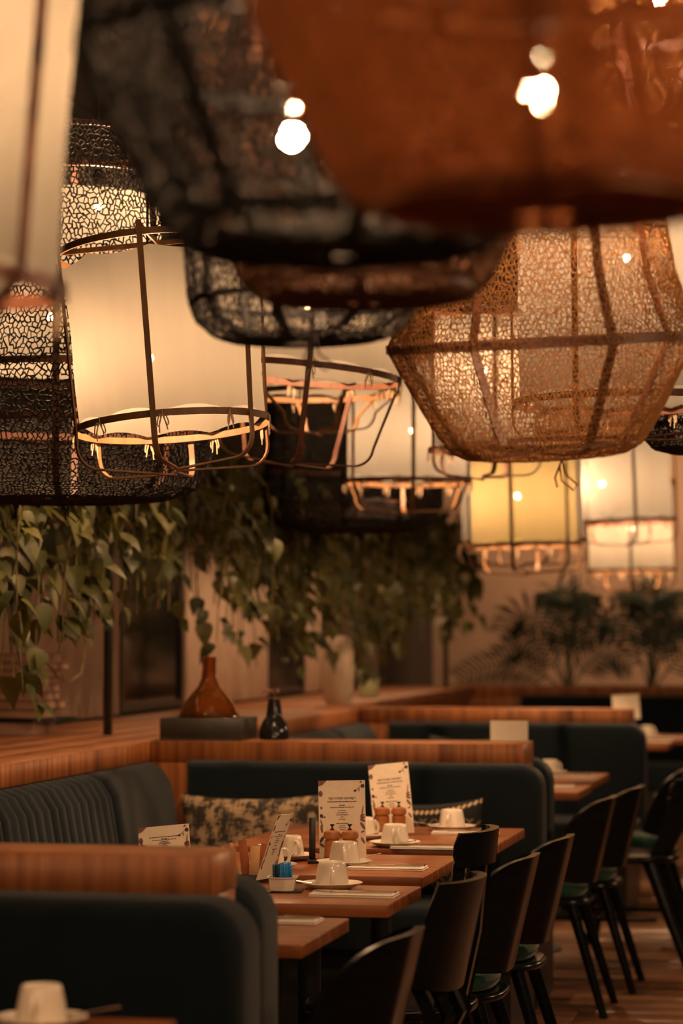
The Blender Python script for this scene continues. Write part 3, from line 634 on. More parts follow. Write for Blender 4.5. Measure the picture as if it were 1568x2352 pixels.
def seat_mesh(name, z0, z1, xr, rx, ry, mat, e=0.012, sup=3.0):
    """rounded-square seat; its rear edge at x = xr"""
    n = 40; cx = xr - rx; v = []; f = []
    ring = [(math.copysign(abs(math.cos(a)) ** (2 / sup), math.cos(a)), math.copysign(abs(math.sin(a)) ** (2 / sup), math.sin(a))) for a in [2 * PI * k / n for k in range(n)]]
    pr = [(0, z0)] + [(1 - e / rx * (1 - math.sin(q)), z0 + e * (1 - math.cos(q))) for q in [PI / 2 * k / 3 for k in range(4)]] + [(1 - e / rx * (1 - math.cos(q)), z1 - e + e * math.sin(q)) for q in [PI / 2 * k / 3 for k in range(4)]] + [(0.5, z1 + 0.002), (0, z1 + 0.002)]
    for s, z in pr:
        for a, b in ring: v.append((cx + rx * s * a, ry * s * b, z))
    for i in range(len(pr) - 1):
        for k in range(n): f.append((i * n + k, i * n + (k + 1) % n, (i + 1) * n + (k + 1) % n, (i + 1) * n + k))
    m = MB().add(v, f); return m.mesh(name, mat)
def legs(t, xr, z, half=0.165, fx=-0.40, splay=0.035):
    for sy in (-1, 1):
        MB().tube([(xr - 0.06, sy * half * 0.92, z), (xr + splay, sy * (half + 0.03), 0.0)], [0.021, 0.0145], 12).build('leg', M['chair'], t)
        MB().tube([(xr + fx, sy * half * 0.92, z), (xr + fx - 0.045, sy * (half + 0.03), 0.0)], [0.021, 0.0145], 12).build('leg', M['chair'], t)
def tub_chair(label):
    t = thing('tub_chair', label, 'chair', (0, 0, 0), 0, 'black tub chairs')
    shell(plan_points('tub'), lambda s: 0.78 - 0.035 * max(0, abs(s) - 0.30) - 0.17 * (1 - math.sqrt(max(0.0, 1 - (max(0, abs(s) - 0.35) / 0.65) ** 2.2))), lambda s: 0.47 + 0.03 * abs(s) ** 4, 0.022, 0.235, 0.78).build('backrest', M['chair'], t)
    link('seat', seat_mesh('seat', 0.395, 0.418, -0.07, 0.215, 0.205, M['chair']), t)
    link('seat_cushion', seat_mesh('seat_cushion', 0.419, 0.475, -0.095, 0.195, 0.175, M['pad'], 0.025), t)
    legs(t, -0.075, 0.396, 0.16, -0.34, 0.06)
    return t
def rail_chair(label, top, deep=False):
    t = thing('rail_chair', label, 'chair', (0, 0, 0), 0, 'black curved rail chairs')
    if deep:
        shell(plan_points('deep'), lambda s: top - 0.30 * max(0, abs(s) - 0.93) / 0.07 * 0.25, lambda s: top - 0.25 + 0.02 * abs(s) ** 2, 0.022, 0.22, top, 6).build('backrest', M['chair'], t)
    else:
        shell(plan_points('round'), lambda s: top - 0.03 * max(0, abs(s) - 0.94) / 0.06, lambda s: top - 0.085 + 0.03 * max(0, abs(s) - 0.94) / 0.06, 0.024, 0.10, top, 4).build('top_rail', M['chair'], t)
    zr = top - (0.25 if deep else 0.082)
    for k in range(5):
        a = R(-64 + 32 * k); ax, ay = 0.060 * (math.cos(a) - 1), 0.155 * math.sin(a)
        zt = zr + (0.03 if deep else 0.006)
        MB().ribbon([(ax * 0.9 - 0.075, ay * 0.86, 0.455), (ax * 0.97 - 0.035, ay * 0.96, (zt + .455) / 2), (ax - 0.018 if not deep else ax - 0.075, ay, zt)], lambda i, a=a: (-math.sin(a), math.cos(a), 0), 0.030, 0.014).build('slat', M['chair'], t)
    link('seat', seat_mesh('seat', 0.428, 0.458, -0.045, 0.215, 0.205, M['chair'], 0.012, 2.6), t)
    legs(t, -0.06, 0.430, 0.16, -0.36, 0.05)
    MB().tube([(-0.10, -0.165, 0.20), (-0.40, -0.17, 0.20)], 0.009, 8).build('stretcher', M['chair'], t)
    MB().tube([(-0.10, 0.165, 0.20), (-0.40, 0.17, 0.20)], 0.009, 8).build('stretcher', M['chair'], t)
    return t
tub = None
for i, (x, y, rz, lab) in enumerate(((-0.93, 5.19, 0, 'black tub chair nearest the camera at the bottom edge'), (-0.92, 6.97, 0, 'black tub chair just right of the tall rail chair'),
        (-0.90, 7.62, 0, 'black tub chair at the table with the tilted menu, by the bench end'), (-0.95, 9.42, 0, 'black tub chair beyond the pillow booth, below the small far table'),
        (-0.905, 10.05, 0, 'black tub chair against the lit second-booth table corner'), (-0.80, 11.55, 0, 'black tub chair at the right edge, with its green cushion showing'))):
    if tub is None: tub = o = tub_chair(lab)
    else: o = dup(tub); o['label'] = lab
    o.location = (x, y, 0); o.rotation_euler = (0, 0, rz)
o = rail_chair('black chair with deep curved back at the sugar-box table', 0.835, True); o.location = (-0.885, 5.74, 0); o.rotation_euler = (0, 0, R(-6))
o = rail_chair('tall black slatted chair with curved top rail in front of the napkin', 0.89); o.location = (-0.955, 6.43, 0); o.rotation_euler = (0, 0, R(-4))
o = rail_chair('black slatted chair with wide curved rail at the right edge', 0.775); o.location = (-0.74, 10.78, 0); o.scale = (1.5, 1.15, 1)

# ---------------------------------------------------------------- lanterns
CR = 0.012
BULBM = MB().lathe([(0.0, -CR)] + [(CR * math.cos(a), CR * math.sin(a)) for a in [R(-60 + 30 * k) for k in range(5)]] + [(0.0, CR)], 10).mesh('filament', M['bulb'])
def globe_mat():
    m, n, l = new_mat('bulb_glass'); n.remove(n['Principled BSDF']); a = n.new('ShaderNodeBsdfTransparent'); g = n.new('ShaderNodeBsdfGlossy'); g.inputs['Roughness'].default_value = 0.05
    x = n.new('ShaderNodeMixShader'); x.inputs[0].default_value = 0.06; l.new(a.outputs[0], x.inputs[1]); l.new(g.outputs[0], x.inputs[2]); l.new(x.outputs[0], n['Material Output'].inputs[0]); return m
GLOBE = MB().lathe([(0.0, -0.045)] + [(0.045 * math.cos(a), 0.045 * math.sin(a)) for a in [R(-75 + 15 * k) for k in range(9)]] + [(0.018, 0.048), (0.016, 0.060)], 20).mesh('globe', globe_mat())
SOCK = MB().lathe([(0.0, 0.058), (0.018, 0.058), (0.020, 0.062), (0.020, 0.10), (0.012, 0.117), (0.0, 0.118)], 14).mesh('socket', M['black'])
def put_bulb(t, p, power):
    b = link('bulb', GLOBE, t, p); link('filament', BULBM if power == 1.0 else bulb_mesh(power), b); link('socket', SOCK, t, p)
def bow_mesh():
    m = MB()
    for sgn, L_ in ((-1, 0.034), (1, 0.030)):
        pts = []
        for k in range(9):
            a = 2 * PI * k / 8; pts.append((sgn * (0.006 + 0.0075 * (1 - math.cos(a)) / 2 + 0.004 * math.sin(a)), 0.002 * sgn, -L_ * (1 - math.cos(a)) / 2))
        m.tube(pts, 0.0019, 5)
    m.tube([(0, 0, 0.014), (0.0, 0, 0), (0.007, 0.001, -0.02), (0.012, 0, -0.042)], 0.0018, 5); m.tube([(0, 0, 0), (-0.009, 0, -0.022), (-0.010, 0.002, -0.05)], 0.0018, 5)
    return m.mesh('tie', M['string'])
BOW = bow_mesh()
def hang(t, rot, ztop, base, xy=(0, 0)):
    """cord from the socket straight up to the ceiling, written in the tilted lantern's own axes"""
    m = Euler(rot, 'XYZ').to_matrix().inverted(); b = Vector((xy[0], xy[1], ztop)); wp = Euler(rot, 'XYZ').to_matrix() @ b + Vector(base)
    top = m @ (Vector((wp.x, wp.y, 3.75)) - Vector(base))
    MB().tube([b, top], 0.004, 6).build('cord', M['black'], t)
def drum(label, base, r, h, bd, tilt=(0, 0, 0), mat='cream_cloth', bulbz=0.2, bulbxy=(0, 0), nr=4, rot=0.0, ring='bamboo', inset=0.0, ringw=0.020, ties=10, gap=0.006, ext=0.06, power=1.0, flare=0.0):
    """cloth drum tied inside a bamboo hoop; ribs run down past the hoop and cross underneath. Origin: centre of the bottom hoop"""
    t = thing('drum_lantern', label, 'lantern', base, 0, 'cloth drum lanterns'); t.rotation_euler = tilt
    nu, nv = 80, 10; v = []; f = []
    for j in range(nv + 1):
        for i in range(nu):
            a = 2 * PI * i / nu; q = j / nv; sc = abs(math.sin(a * ties / 2)) ** 0.8 * 0.016
            z = gap + (h - gap) * q + sc * (1 - q) ** 3 - sc * q ** 3
            rr = r * (1 - 0.02 * math.sin(PI * q) * abs(math.sin(a * nr / 2 + rot)) + flare * (0.5 - q)) + 0.0022 * math.sin(7 * a + 9 * q)
            v.append((rr * math.cos(a), rr * math.sin(a), z))
    for j in range(nv):
        for i in range(nu): f.append((j * nu + i, j * nu + (i + 1) % nu, (j + 1) * nu + (i + 1) % nu, (j + 1) * nu + i))
    MB().add(v, f).build('shade', M[mat], t)
    rh = r * (1 + flare * 0.5) + 0.014
    MB().hoop(rh, 0, ringw, 0.006, 64).build('hoop', M[ring], t)
    MB().hoop(r * (1 - flare * 0.5) + 0.014, h + 0.03, ringw, 0.006, 64).build('hoop', M[ring], t)
    for k in range(nr):
        a = rot + 2 * PI * k / nr; c, s = math.cos(a), math.sin(a); ro = rh + 0.009; rb = ro - inset; cr = min(0.06, bd * 0.6)
        p = [(r * (1 - flare * 0.5) + 0.023, h + ext), (ro, 0.0), (ro - inset * 0.5, -(bd - cr) * 0.5)] + [(rb - cr * (1 - math.cos(q)), -(bd - cr) - cr * math.sin(q)) for q in [PI / 2 * m_ / 5 for m_ in range(6)]] + [(0.0, -bd - 0.004 * k)]
        MB().ribbon([(x_ * c, x_ * s, z_) for x_, z_ in p], lambda i, c=c, s=s: (-s, c, 0), ringw * 0.85, 0.005).build('rib', M[ring], t)
    for k in range(ties):
        a = 2 * PI * k / ties; link('tie', BOW, t, ((rh + 0.004) * math.cos(a), (rh + 0.004) * math.sin(a), -0.004), (0, 0, a + PI / 2 + rnd.uniform(-.5, .5)))
    bz = bulbz
    put_bulb(t, (bulbxy[0], bulbxy[1], bz), power)
    hang(t, tilt, bz + 0.117, Vector(base), bulbxy)
    bar = MB(); 
    for k in range(2):
        a = rot + PI * k / 2; rt = r * (1 - flare * 0.5) + 0.02
        bar.ribbon([(rt * math.cos(a), rt * math.sin(a), h + ext - 0.01 + .006 * k), (-rt * math.cos(a), -rt * math.sin(a), h + ext - 0.01 + .006 * k)], lambda i: (0, 0, 1), 0.014, 0.005)
    bar.build('cross_bar', M[ring], t)
    return t
_pm = {}
def bulb_mesh(p):
    if p not in _pm:
        me = BULBM.copy(); me.materials.clear(); me.materials.append(emit_mat('bulb_glow', WARM, BULB * p)); _pm[p] = me
    return _pm[p]

def net_mesh(prof, cw, ch, strand, mat, seed, jit=0.42, drop=0.05):
    rs = np.random.default_rng(seed); P = np.array(prof, float); seg = np.r_[0, np.cumsum(np.hypot(*np.diff(P, axis=0).T))]
    nu = max(12, int(2 * PI * P[:, 0].max() / cw)); nv = max(6, int(seg[-1] / (ch * 0.72)))
    I, J = np.meshgrid(np.arange(2 * nu), np.arange(nv + 1), indexing='ij')
    u = (I + rs.normal(0, jit * 0.9, I.shape)) * (PI / nu); sgn = np.where((I + J) % 2 == 0, 1, -1)
    tt = np.clip((J + 0.18 * sgn + np.where((J == 0) | (J == nv), 0, rs.normal(0, jit * 0.6, I.shape))) / nv, 0, 1) * seg[-1]
    rr = np.interp(tt, seg, P[:, 0]); zz = np.interp(tt, seg, P[:, 1])
    rr = rr + 0.006 * np.sin(3 * u + 5 * zz) * (rr > 0.12) + 0.004 * np.sin(8 * u - 11 * zz) * (rr > 0.12)
    V = np.stack([rr * np.cos(u), rr * np.sin(u), zz], -1)
    idx = lambda i, j: (i % (2 * nu)) * (nv + 1) + j
    ih, jh = np.meshgrid(np.arange(2 * nu), np.arange(nv + 1), indexing='ij'); h_ = np.stack([idx(ih, jh).ravel(), idx(ih + 1, jh).ravel()], -1)
    iv, jv = np.meshgrid(np.arange(2 * nu), np.arange(nv), indexing='ij'); k = ((iv + jv) % 2 == 0).ravel(); vv = np.stack([idx(iv, jv).ravel(), idx(iv, jv + 1).ravel()], -1)[k]
    E = np.concatenate([h_, vv]); E = E[rs.random(len(E)) > drop]; V = V.reshape(-1, 3)
    a, b = V[E[:, 0]], V[E[:, 1]]; d = b - a; ln = np.linalg.norm(d, axis=1); ok = ln > 1e-5; a, b, d = a[ok], b[ok], d[ok] / ln[ok, None]
    nrm = (a + b) / 2; nrm = nrm - np.array([0, 0, 1]) * nrm[:, 2:3]; nrm /= np.maximum(np.linalg.norm(nrm, axis=1, keepdims=True), 1e-6)
    bb = np.cross(d, nrm); bb /= np.maximum(np.linalg.norm(bb, axis=1, keepdims=True), 1e-6); nn = np.cross(bb, d)
    w_ = strand / 2 * rs.uniform(0.7, 1.35, (len(a), 1)); vs = []
    for base in (a - d * w_ * 0.3, b + d * w_ * 0.3):
        for ang in (PI / 2, PI * 7 / 6, PI * 11 / 6): vs.append(base + w_ * (math.cos(ang) * bb + math.sin(ang) * nn))
    VV = np.stack(vs, 1).reshape(-1, 3); n = len(a); o = (np.arange(n) * 6)[:, None]
    F = np.concatenate([o + np.array(q) for q in ((0, 1, 4, 3), (1, 2, 5, 4), (2, 0, 3, 5))], 1).reshape(-1)
    me = bpy.data.meshes.new('net'); me.vertices.add(len(VV)); me.vertices.foreach_set('co', VV.ravel().astype(np.float32))
    me.loops.add(len(F)); me.loops.foreach_set('vertex_index', F.astype(np.int32)); me.polygons.add(len(F) // 4); me.polygons.foreach_set('loop_start', np.arange(0, len(F), 4, dtype=np.int32))
    me.update(calc_edges=True); me.polygons.foreach_set('use_smooth', [True] * (len(F) // 4)); me.materials.append(mat); return me
def net_lantern(label, base, prof, hoops, ribmat, netmat, cw, ch, strand, seed, nr=8, rot=0.0, bulbs=((0, 0, 0.5),), inner=None, tilt=(0, 0, 0), ribw=0.020, power=1.0, tail=True, drop=0.05):
    """bamboo cage with a knitted net pulled over it; origin at the bottom of the net"""
    t = thing('net_lantern', label, 'lantern', base, 0, 'knitted net lanterns'); t.rotation_euler = tilt
    nt = link('net', net_mesh(prof, cw, ch, strand, M[netmat], seed, drop=drop), t); nt['kind'] = 'stuff'
    P = np.array(prof, float)
    def rad(z):
        for i in range(len(P) - 1):
            if P[i, 1] <= z <= P[i + 1, 1] and P[i + 1, 1] > P[i, 1]: return float(P[i, 0] + (P[i + 1, 0] - P[i, 0]) * (z - P[i, 1]) / (P[i + 1, 1] - P[i, 1]))
        return float(P[-1, 0])
    for z, th in hoops: MB().hoop(rad(z) - 0.010, z, ribw * th, 0.006, 64).build('hoop', M[ribmat], t)
    for k in range(nr):
        a = rot + 2 * PI * k / nr; c, s = math.cos(a), math.sin(a)
        pts = [(0.0, P[0, 1] + 0.014 + .002 * (k % 4))] + [(max(q[0] - 0.014, 0.0), q[1] + (0.010 if i < 3 else 0)) for i, q in enumerate(prof) if q[0] > 0.05]
        MB().ribbon([(x_ * c, x_ * s, z_) for x_, z_ in pts], lambda i, c=c, s=s: (-s, c, 0), ribw, 0.006).build('rib', M[ribmat], t)
    if inner:
        r_, z0, z1 = inner; nu = 64; v = []; f = []
        for z in (z0, (z0 + z1) / 2, z1):
            for i in range(nu): v.append((r_ * math.cos(2 * PI * i / nu), r_ * math.sin(2 * PI * i / nu), z))
        for j in range(2):
            for i in range(nu): f.append((j * nu + i, j * nu + (i + 1) % nu, (j + 1) * nu + (i + 1) % nu, (j + 1) * nu + i))
        MB().add(v, f).build('shade', M['white_cloth'], t)
    for bx, by, bz in bulbs:
        put_bulb(t, (bx, by, bz), power)
        hang(t, tilt, bz + 0.117, Vector(base), (bx, by))
    if tail:
        MB().tube([(0.05, -0.10, 0.004), (0.06, -0.12, -0.03), (0.085, -0.125, -0.05), (0.075, -0.13, -0.062), (0.05, -0.125, -0.04), (0.045, -0.11, -0.005)], 0.0022, 5).tube([(0.05, -0.10, 0.004), (0.035, -0.115, -0.035), (0.04, -0.12, -0.055)], 0.0022, 5).build('drawstring', M[netmat], t)
    return t

# near, blurred ones
drum('big cream cloth lantern cut off by the top left corner', (-1.273, 3.093, 1.853), 0.245, 0.62, 0.07, (0, R(4.5), 0), 'cream_cloth', 0.30, rot=R(-23), ring='brown_bamboo', nr=4, inset=0.03, power=0.8)
NP = lambda s, sz: [(r_ * s, z_ * sz) for r_, z_ in ((0.03, 0.0), (0.12, 0.004), (0.165, 0.012), (0.195, 0.04), (0.215, 0.08), (0.27, 0.19), (0.30, 0.27), (0.285, 0.36), (0.272, 0.50), (0.26, 0.75), (0.23, 0.86))]
net_lantern('large black net lantern hanging nearest the middle, heavily blurred', (-0.605, 2.86, 1.824), NP(1.0, 0.85), ((0.235, 1), (0.035, 0.8), (0.44, .8)), 'black', 'black_net', 0.013, 0.018, 0.0050, 11, 8, R(20), ((-0.047, -0.01, 0.139),), tail=False, power=0.4)
net_lantern('rust-orange net lantern at the top right, heavily blurred', (-0.276, 2.176, 1.752), NP(0.93, 0.85), ((0.23, .6), (0.012, 1)), 'rust_bamboo', 'rust_net', 0.009, 0.012, 0.0046, 12, 6, R(35), ((-0.006, 0.0, 0.106),), tail=False, power=0.07, ribw=0.012)
net_lantern('brown net lantern between the nearest black one and the small black one', (-0.733, 3.66, 1.872), NP(0.92, 0.9), ((0.24, 1), (0.03, 1)), 'brown_bamboo', 'brown_net', 0.013, 0.018, 0.0042, 13, 8, R(10), ((0, 0, 0.36),), tail=False, power=0.5)
net_lantern('small black net lantern in front of the glowing white drum', (-0.993, 4.40, 1.900), [(0.03, 0), (0.10, 0.004), (0.15, 0.012), (0.185, 0.04), (0.20, 0.08), (0.22, 0.3), (0.22, 0.6)], ((0.075, .6), (0.3, .8)), 'black', 'black_net', 0.015, 0.020, 0.0032, 14, 8, R(0), ((0, 0, 0.36),), power=0.7)
net_lantern('small rust net lantern at the top right corner, behind the large blurred one', (-0.34, 4.20, 2.226), [(0.03, 0), (0.07, .004), (0.09, 0.02), (0.105, 0.08), (0.14, 0.16), (0.115, 0.22), (0.11, 0.4)], ((0.16, 1),), 'brown_bamboo', 'tan_net', 0.012, 0.016, 0.0032, 15, 6, R(10), ((0, 0, 0.2),), tail=False, power=0.7)
# in focus
net_lantern('wide tan net lantern in focus on the right', (-0.705, 5.555, 1.766), [(0.03, 0.0), (0.12, 0.002), (0.17, 0.006), (0.205, 0.025), (0.232, 0.06), (0.268, 0.12), (0.318, 0.21), (0.342, 0.255), (0.322, 0.30), (0.290, 0.40), (0.278, 0.50), (0.280, 0.75), (0.275, 1.0), (0.20, 1.10)],
            ((0.255, 1), (0.035, 0.5), (0.72, 1)), 'brown_bamboo', 'tan_net', 0.0122, 0.0165, 0.0027, 21, 4, R(-55), ((0.195, 0.03, 0.60),), tilt=(R(7), R(-1.5), 0), power=0.4)
drum('big white cloth drum in focus on the left', (-1.877, 6.74, 1.948), 0.262, 0.455, 0.115, (R(-2.5), R(-5), 0), 'cream_cloth', 0.195, (-0.05, 0.0), nr=6, rot=R(-85), ring='bamboo', ties=9, flare=-0.07, ringw=0.018)
net_lantern('huge black net lantern behind the big white drum at the left edge', (-2.398, 7.408, 1.772), [(r_ * .923, z_ * .923) for r_, z_ in ((0.03, 0.0), (0.2, 0.004), (0.33, 0.015), (0.42, 0.05), (0.465, 0.12), (0.475, 0.26), (0.47, 0.43), (0.45, 0.7), (0.42, 1.0), (0.38, 1.2))],
            ((0.235, 1), (0.397, 1), (0.978, 1), (1.098, .5)), 'brown_bamboo', 'black_net', 0.0155, 0.021, 0.0046, 22, 8, R(-76), ((0.106, -0.02, 0.897), (-0.05, 0, 0.57)), inner=(0.286, 0.406, 0.923), power=0.8)
drum('large low cream drum with deep cage behind the big white drum', (-1.796, 7.98, 2.212), 0.305, 0.42, 0.285, (R(-1.5), R(5), 0), 'cream_cloth', 0.22, nr=5, rot=R(-73), ring='brown_bamboo', inset=0.07, ties=10)
drum('cream drum with flat cage half hidden behind the deep-caged drum', (-2.032, 9.355, 2.275), 0.285, 0.45, 0.14, (R(0.5), R(-1), 0), 'cream_cloth', 0.22, nr=6, rot=R(-60), inset=0.10, ties=12)
drum('white cloth drum behind the left side of the tan net lantern', (-2.017, 11.108, 2.040), 0.268, 0.52, 0.125, (0, R(0.3), 0), 'white_cloth', 0.225, (0.02, 0), nr=6, rot=R(-75), inset=0.03, ties=12)
drum('amber cloth drum below the tan net lantern', (-1.674, 12.417, 1.799), 0.258, 0.50, 0.13, (0, R(-1.5), 0), 'amber_cloth', 0.24, (-0.03, 0), nr=6, rot=R(-95), ties=10, power=1.1)
drum('pale cloth drum showing behind the amber drum', (-1.806, 13.308, 1.846), 0.318, 0.50, 0.115, (0, R(-1), 0), 'white_cloth', 0.25, nr=6, rot=R(-60), ties=10, power=0.8)
drum('white cloth drum at the right, above the lowest drum', (-1.326, 14.012, 1.978), 0.250, 0.48, 0.12, (0, R(-2), 0), 'white_cloth', 0.21, (-0.13, 0), nr=5, rot=R(-75), ring='brown_bamboo', ties=10, power=1.35)
drum('lowest and farthest cloth drum at the right', (-1.492, 16.035, 1.754), 0.262, 0.50, 0.115, (0, R(-1), 0), 'cream_cloth', 0.26, nr=5, rot=R(-85), ring='bamboo', ties=10, power=1.4)
drum('large cloth drum behind the right half of the tan net lantern', (-0.695, 7.392, 2.048), 0.315, 0.56, 0.10, (0, R(-0.5), 0), 'white_cloth', 0.42, nr=5, rot=R(-110), ring='brown_bamboo', ties=10, power=1.35)
drum('cloth drum seen through the left part of the tan net', (-1.494, 9.882, 2.09), 0.20, 0.52, 0.10, (0, 0, 0), 'cream_cloth', 0.31, nr=5, rot=R(-70), ring='brown_bamboo', ties=8)
net_lantern('dark net lantern at the right edge, bottom only', (-0.50, 8.06, 1.94), [(0.03, 0.0), (0.12, 0.004), (0.18, 0.018), (0.22, 0.06), (0.235, 0.12), (0.24, 0.3), (0.22, 0.45)], ((0.09, 1), (0.3, 1)), 'black', 'black_net', 0.010, 0.014, 0.0048, 23, 8, R(12), ((0, 0, 0.3),), tail=False, power=0.5)
net_lantern('wide black net lantern in the dark above the vines', (-2.396, 11.75, 1.842), [(r_ * .91, z_ * .91) for r_, z_ in ((0.03, 0.0), (0.2, 0.004), (0.33, 0.015), (0.41, 0.06), (0.455, 0.14), (0.46, 0.3), (0.44, 0.6), (0.40, 0.9))], ((0.13, .6), (0.3, 1)), 'brown_bamboo', 'black_net', 0.013, 0.018, 0.0062, 24, 8, R(5), ((0, 0, 0.68),), tail=False, power=0.25)

# ---------------------------------------------------------------- hanging plants over the wall ledge
def leaf_mesh(k):
    L_, W_ = (1.0, 0.62 + 0.1 * k); fold = 0.16; droop = 0.22 + 0.12 * k
    outl = [(0.0, 0.0), (0.08, 0.30), (0.22, 0.46), (0.42, 0.46), (0.65, 0.32), (0.85, 0.13), (1.0, 0.0)]
    v = []; f = []
    for x_, y_ in outl:
        zc = -droop * x_ * x_
        v.append((x_ * L_, y_ * W_, zc + fold * y_)); v.append((x_ * L_ if x_ > 0 else 0.10, 0, zc)); v.append((x_ * L_, -y_ * W_, zc + fold * y_))
    for i in range(len(outl) - 1):
        a = 3 * i; f.append((a, a + 3, a + 4, a + 1)); f.append((a + 1, a + 4, a + 5, a + 2))
    m = MB().add(v, f).mesh('leaf', M['leaf']); return m
LEAF = [leaf_mesh(k) for k in range(3)]
def trough(y0, y1, label):
    t = thing('planter_trough', label, 'planter', (-3.06, (y0 + y1) / 2, 1.82)); h = (y1 - y0) / 2
    bbox('bottom', M['tray'], -0.14, 0.14, -h, h, 0.0, 0.012, t, 0.002, 1)
    bbox('side', M['tray'], 0.128, 0.14, -h, h, 0.0125, 0.16, t, 0.002, 1); bbox('side', M['tray'], -0.14, -0.128, -h, h, 0.0125, 0.16, t, 0.002, 1)
    MB().box(-0.127, 0.127, -h + .01, h - .01, 0.0125, 0.14).build('soil', M['soil'], t, smooth=False)
trough(7.9, 12.0, 'long dark planter trough under the nearer vines')
trough(12.05, 17.9, 'long dark planter trough under the farther vines')
for y, lab in ((9.60, 'thin black post on the ledge beside the books'), (13.95, 'thin black post behind the tall cream vase'), (17.6, 'thin black post at the far end of the vines')):
    tag(bbox('post', M['black'], -2.945, -2.915, y - 0.015, y + 0.015, ZL + .0005, 1.98, None, 0.002, 1), lab, 'post')
def vine_plant(y, low, ls, nv, label, xoff=0.0, seed=1, up=0.22):
    rr = random.Random(seed); t = thing('pothos_plant', label, 'plant', (-3.0 + xoff, y, 1.965), 0, 'pothos along the planter'); n = 0
    for q in range(nv):
        oy = rr.uniform(-0.42, 0.42); ox = rr.uniform(-0.10, 0.08); L_ = rr.uniform(0.35, 1.0) * (1.965 - low); out = rr.uniform(0.10, 0.34)
        pts = []; K = 9; h0 = rr.uniform(0.04, up); sw = rr.uniform(-0.18, 0.18); ph = rr.uniform(0, 6)
        for k in range(K + 1):
            s = k / K
            px = ox + out * min(1, s * 2.2) + 0.03 * math.sin(4 * s + ph); py = oy + sw * s + 0.04 * math.sin(6 * s + ph)
            pz = h0 * math.sin(min(1, s * 3.2) * PI / 2) * (1 if s < .31 else 1) - (max(0, s - 0.22) / 0.78) ** 1.25 * (L_ + h0)
            pts.append(Vector((px, py, pz)))
        MB().tube([(ox, oy, -0.004)] + pts, 0.0028, 5).build('vine', M['stem'], t)
        nl = int(5 + 9 * L_ / 0.6)
        for k in range(nl):
            s = rr.uniform(0.05, 1.0) * K; i = min(int(s), K - 1); p = pts[i].lerp(pts[i + 1], s - i)
            yaw = rr.gauss(-0.35, 0.95); pit = rr.uniform(0.25, 1.25); sz = ls * rr.uniform(0.65, 1.2)
            lf = link('leaf', LEAF[rr.randrange(3)], t, p + Vector((0.012 * math.cos(yaw), 0.012 * math.sin(yaw), rr.uniform(-.01, .02))), (rr.gauss(0, 0.35), pit, yaw)); lf.scale = (sz, sz, sz); n += 1
    return n
VP = ((8.25, 1.12, 0.105, 20, 'large-leaved pothos cut off by the left edge'), (9.05, 1.30, 0.088, 20, 'pothos whose bare vine tip dangles over the books'),
      (9.95, 1.42, 0.086, 20, 'pothos hanging just past the black post'), (10.85, 1.33, 0.09, 20, 'pothos hanging left above the amber vase'), (11.75, 1.20, 0.095, 24, 'dense pothos right behind the amber vase'),
      (12.6, 1.28, 0.105, 20, 'pothos hanging above the small black vase'), (13.5, 1.10, 0.105, 20, 'long pothos left of the tall cream vase'), (14.4, 1.15, 0.10, 20, 'pothos behind the tall cream vase'),
      (15.3, 1.25, 0.10, 18, 'pothos just right of the tall cream vase'), (16.3, 1.30, 0.10, 18, 'pothos above the pale green box'), (17.3, 1.42, 0.105, 18, 'pothos at the far end, against the bare wall'))
for i, (y, low, ls, nv, lab) in enumerate(VP): vine_plant(y, low, ls, nv, lab, 0.0, 40 + i, 0.05 if i < 3 else 0.30)
t = [o for o in bpy.data.objects if o.get('label') == 'pothos whose bare vine tip dangles over the books'][0]
MB().tube([(0.06, 0.10, -0.30), (0.07, 0.13, -0.50), (0.09, 0.19, -0.62), (0.08, 0.17, -0.74), (0.05, 0.10, -0.775), (0.05, 0.05, -0.765), (0.05, 0.03, -0.735)], [0.005, 0.005, 0.0045, 0.004, 0.0035, 0.003, 0.002], 6).build('bare_tip', M['stem'], t)

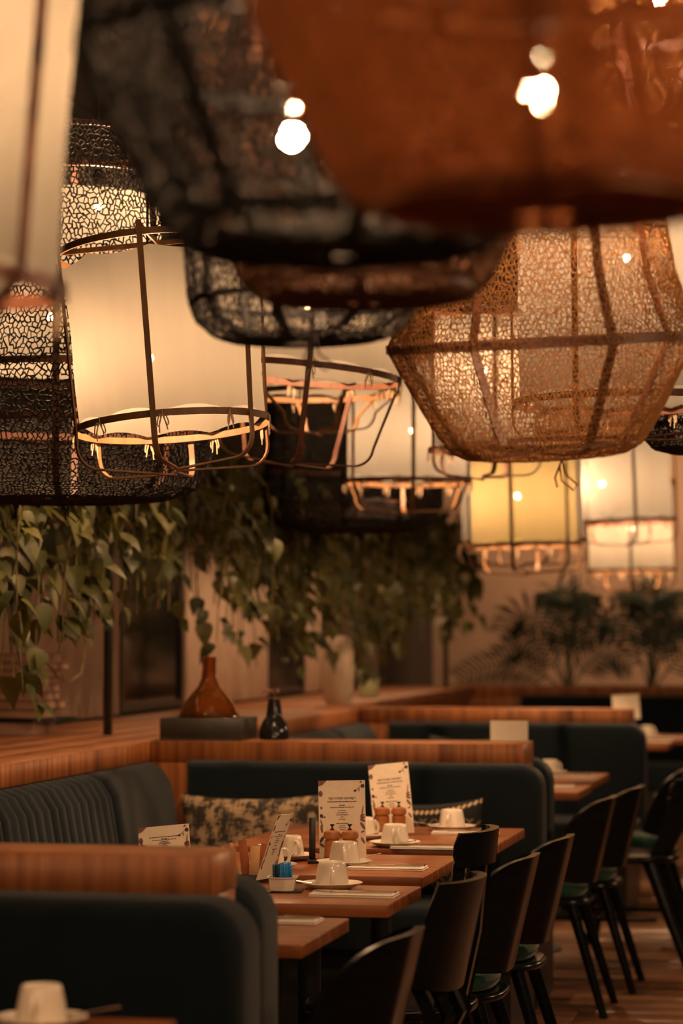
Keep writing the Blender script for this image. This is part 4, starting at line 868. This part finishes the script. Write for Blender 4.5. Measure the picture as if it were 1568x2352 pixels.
# palms behind the farthest ledge --------------------------------------------------------------------------
def frond(t, az, reach, rise, n, ll, seed, droop=1.0):
    rr = random.Random(seed); m = MB(); pts = []
    for k in range(13):
        s = k / 12; d = reach * (s ** 1.15); pts.append(Vector((d * math.cos(az), d * math.sin(az) * 0.5, rise * math.sin(s * PI * 0.62 * droop) / math.sin(min(1.57, PI * 0.62)) )))
    m.tube(pts, [0.010 - 0.007 * k / 12 for k in range(13)], 5)
    for k in range(n):
        s = 0.25 + 0.75 * k / (n - 1); i = min(int(s * 12), 11); p = pts[i].lerp(pts[i + 1], s * 12 - i); d = (pts[i + 1] - pts[i]).normalized(); side = d.cross(Vector((0, 1, 0.25))).normalized()
        L_ = ll * (0.55 + 0.6 * math.sin(PI * min(1, s * 0.95))) 
        for sg in (-1, 1):
            dr = (side * sg * 0.95 + d * 0.55 + Vector((0, rr.uniform(-.3, .3), -0.15))).normalized(); b = p + dr * L_ * 0.55 + Vector((0, 0, 0.01)); e = p + dr * L_ + Vector((0, 0, -0.10 * L_)); wv = d * 0.011
            m.add([p - wv * .5, p + wv * .5, b + wv, b - wv, e], [(0, 1, 2, 3), (3, 2, 4)])
    m.build('frond', M['palm'], t)
def palm(x, y, label, fr, seed):
    t = thing('potted_palm', label, 'palm', (x, y, 0.0), 0, 'palms by the back wall')
    MB().lathe([(0.0, 0), (0.15, 0), (0.20, 0.36), (0.21, 0.38), (0.185, 0.38), (0.18, 0.33), (0.0, 0.33)], 24).build('pot', M['tray'], t)
    for k in range(4): MB().tube([(0.03 * k - .05, 0.02 * (k % 2), 0.32), (0.035 * k - .055, 0.01, 0.6), (0.02 * k - .03, 0, 0.92)], [0.016, 0.014, 0.01], 7).build('stem', M['palm'], t)
    e = bpy.data.objects
    for k, (az, reach, rise, n, ll, dr) in enumerate(fr):
        sub = thing_child(t); frond(t, R(az), reach, rise, n, ll, seed + k, dr)
        t.children[-1].location = (0, 0, 0.90)
def thing_child(t): return None
def frond_fix():
    for o in bpy.data.objects:
        if o.name.startswith('frond'): o.location = (0, 0, 0.88)
palm(-2.28, 19.35, 'palm with a spread fan of leaflets against the bare wall', ((150, 0.62, 0.62, 22, 0.22, 1.15), (115, 0.30, 0.80, 22, 0.22, 0.95), (75, 0.25, 0.76, 20, 0.22, 1.0), (172, 0.85, 0.24, 20, 0.20, 1.3), (40, 0.45, 0.60, 20, 0.2, 1.2), (200, 0.55, 0.40, 18, 0.20, 1.2), (100, 0.10, 0.72, 20, 0.24, 0.9), (20, 0.5, 0.32, 18, 0.2, 1.2)), 60)
palm(-1.66, 19.35, 'bushy palm at the right edge below the lowest drum lantern', ((120, 0.30, 0.80, 22, 0.22, 1.0), (70, 0.30, 0.80, 22, 0.24, 1.0), (150, 0.55, 0.60, 20, 0.20, 1.15), (35, 0.50, 0.62, 20, 0.22, 1.15), (95, 0.08, 0.70, 22, 0.24, 0.9), (10, 0.65, 0.36, 18, 0.2, 1.2), (60, 0.35, 0.55, 20, 0.22, 1.0)), 80)
frond_fix()
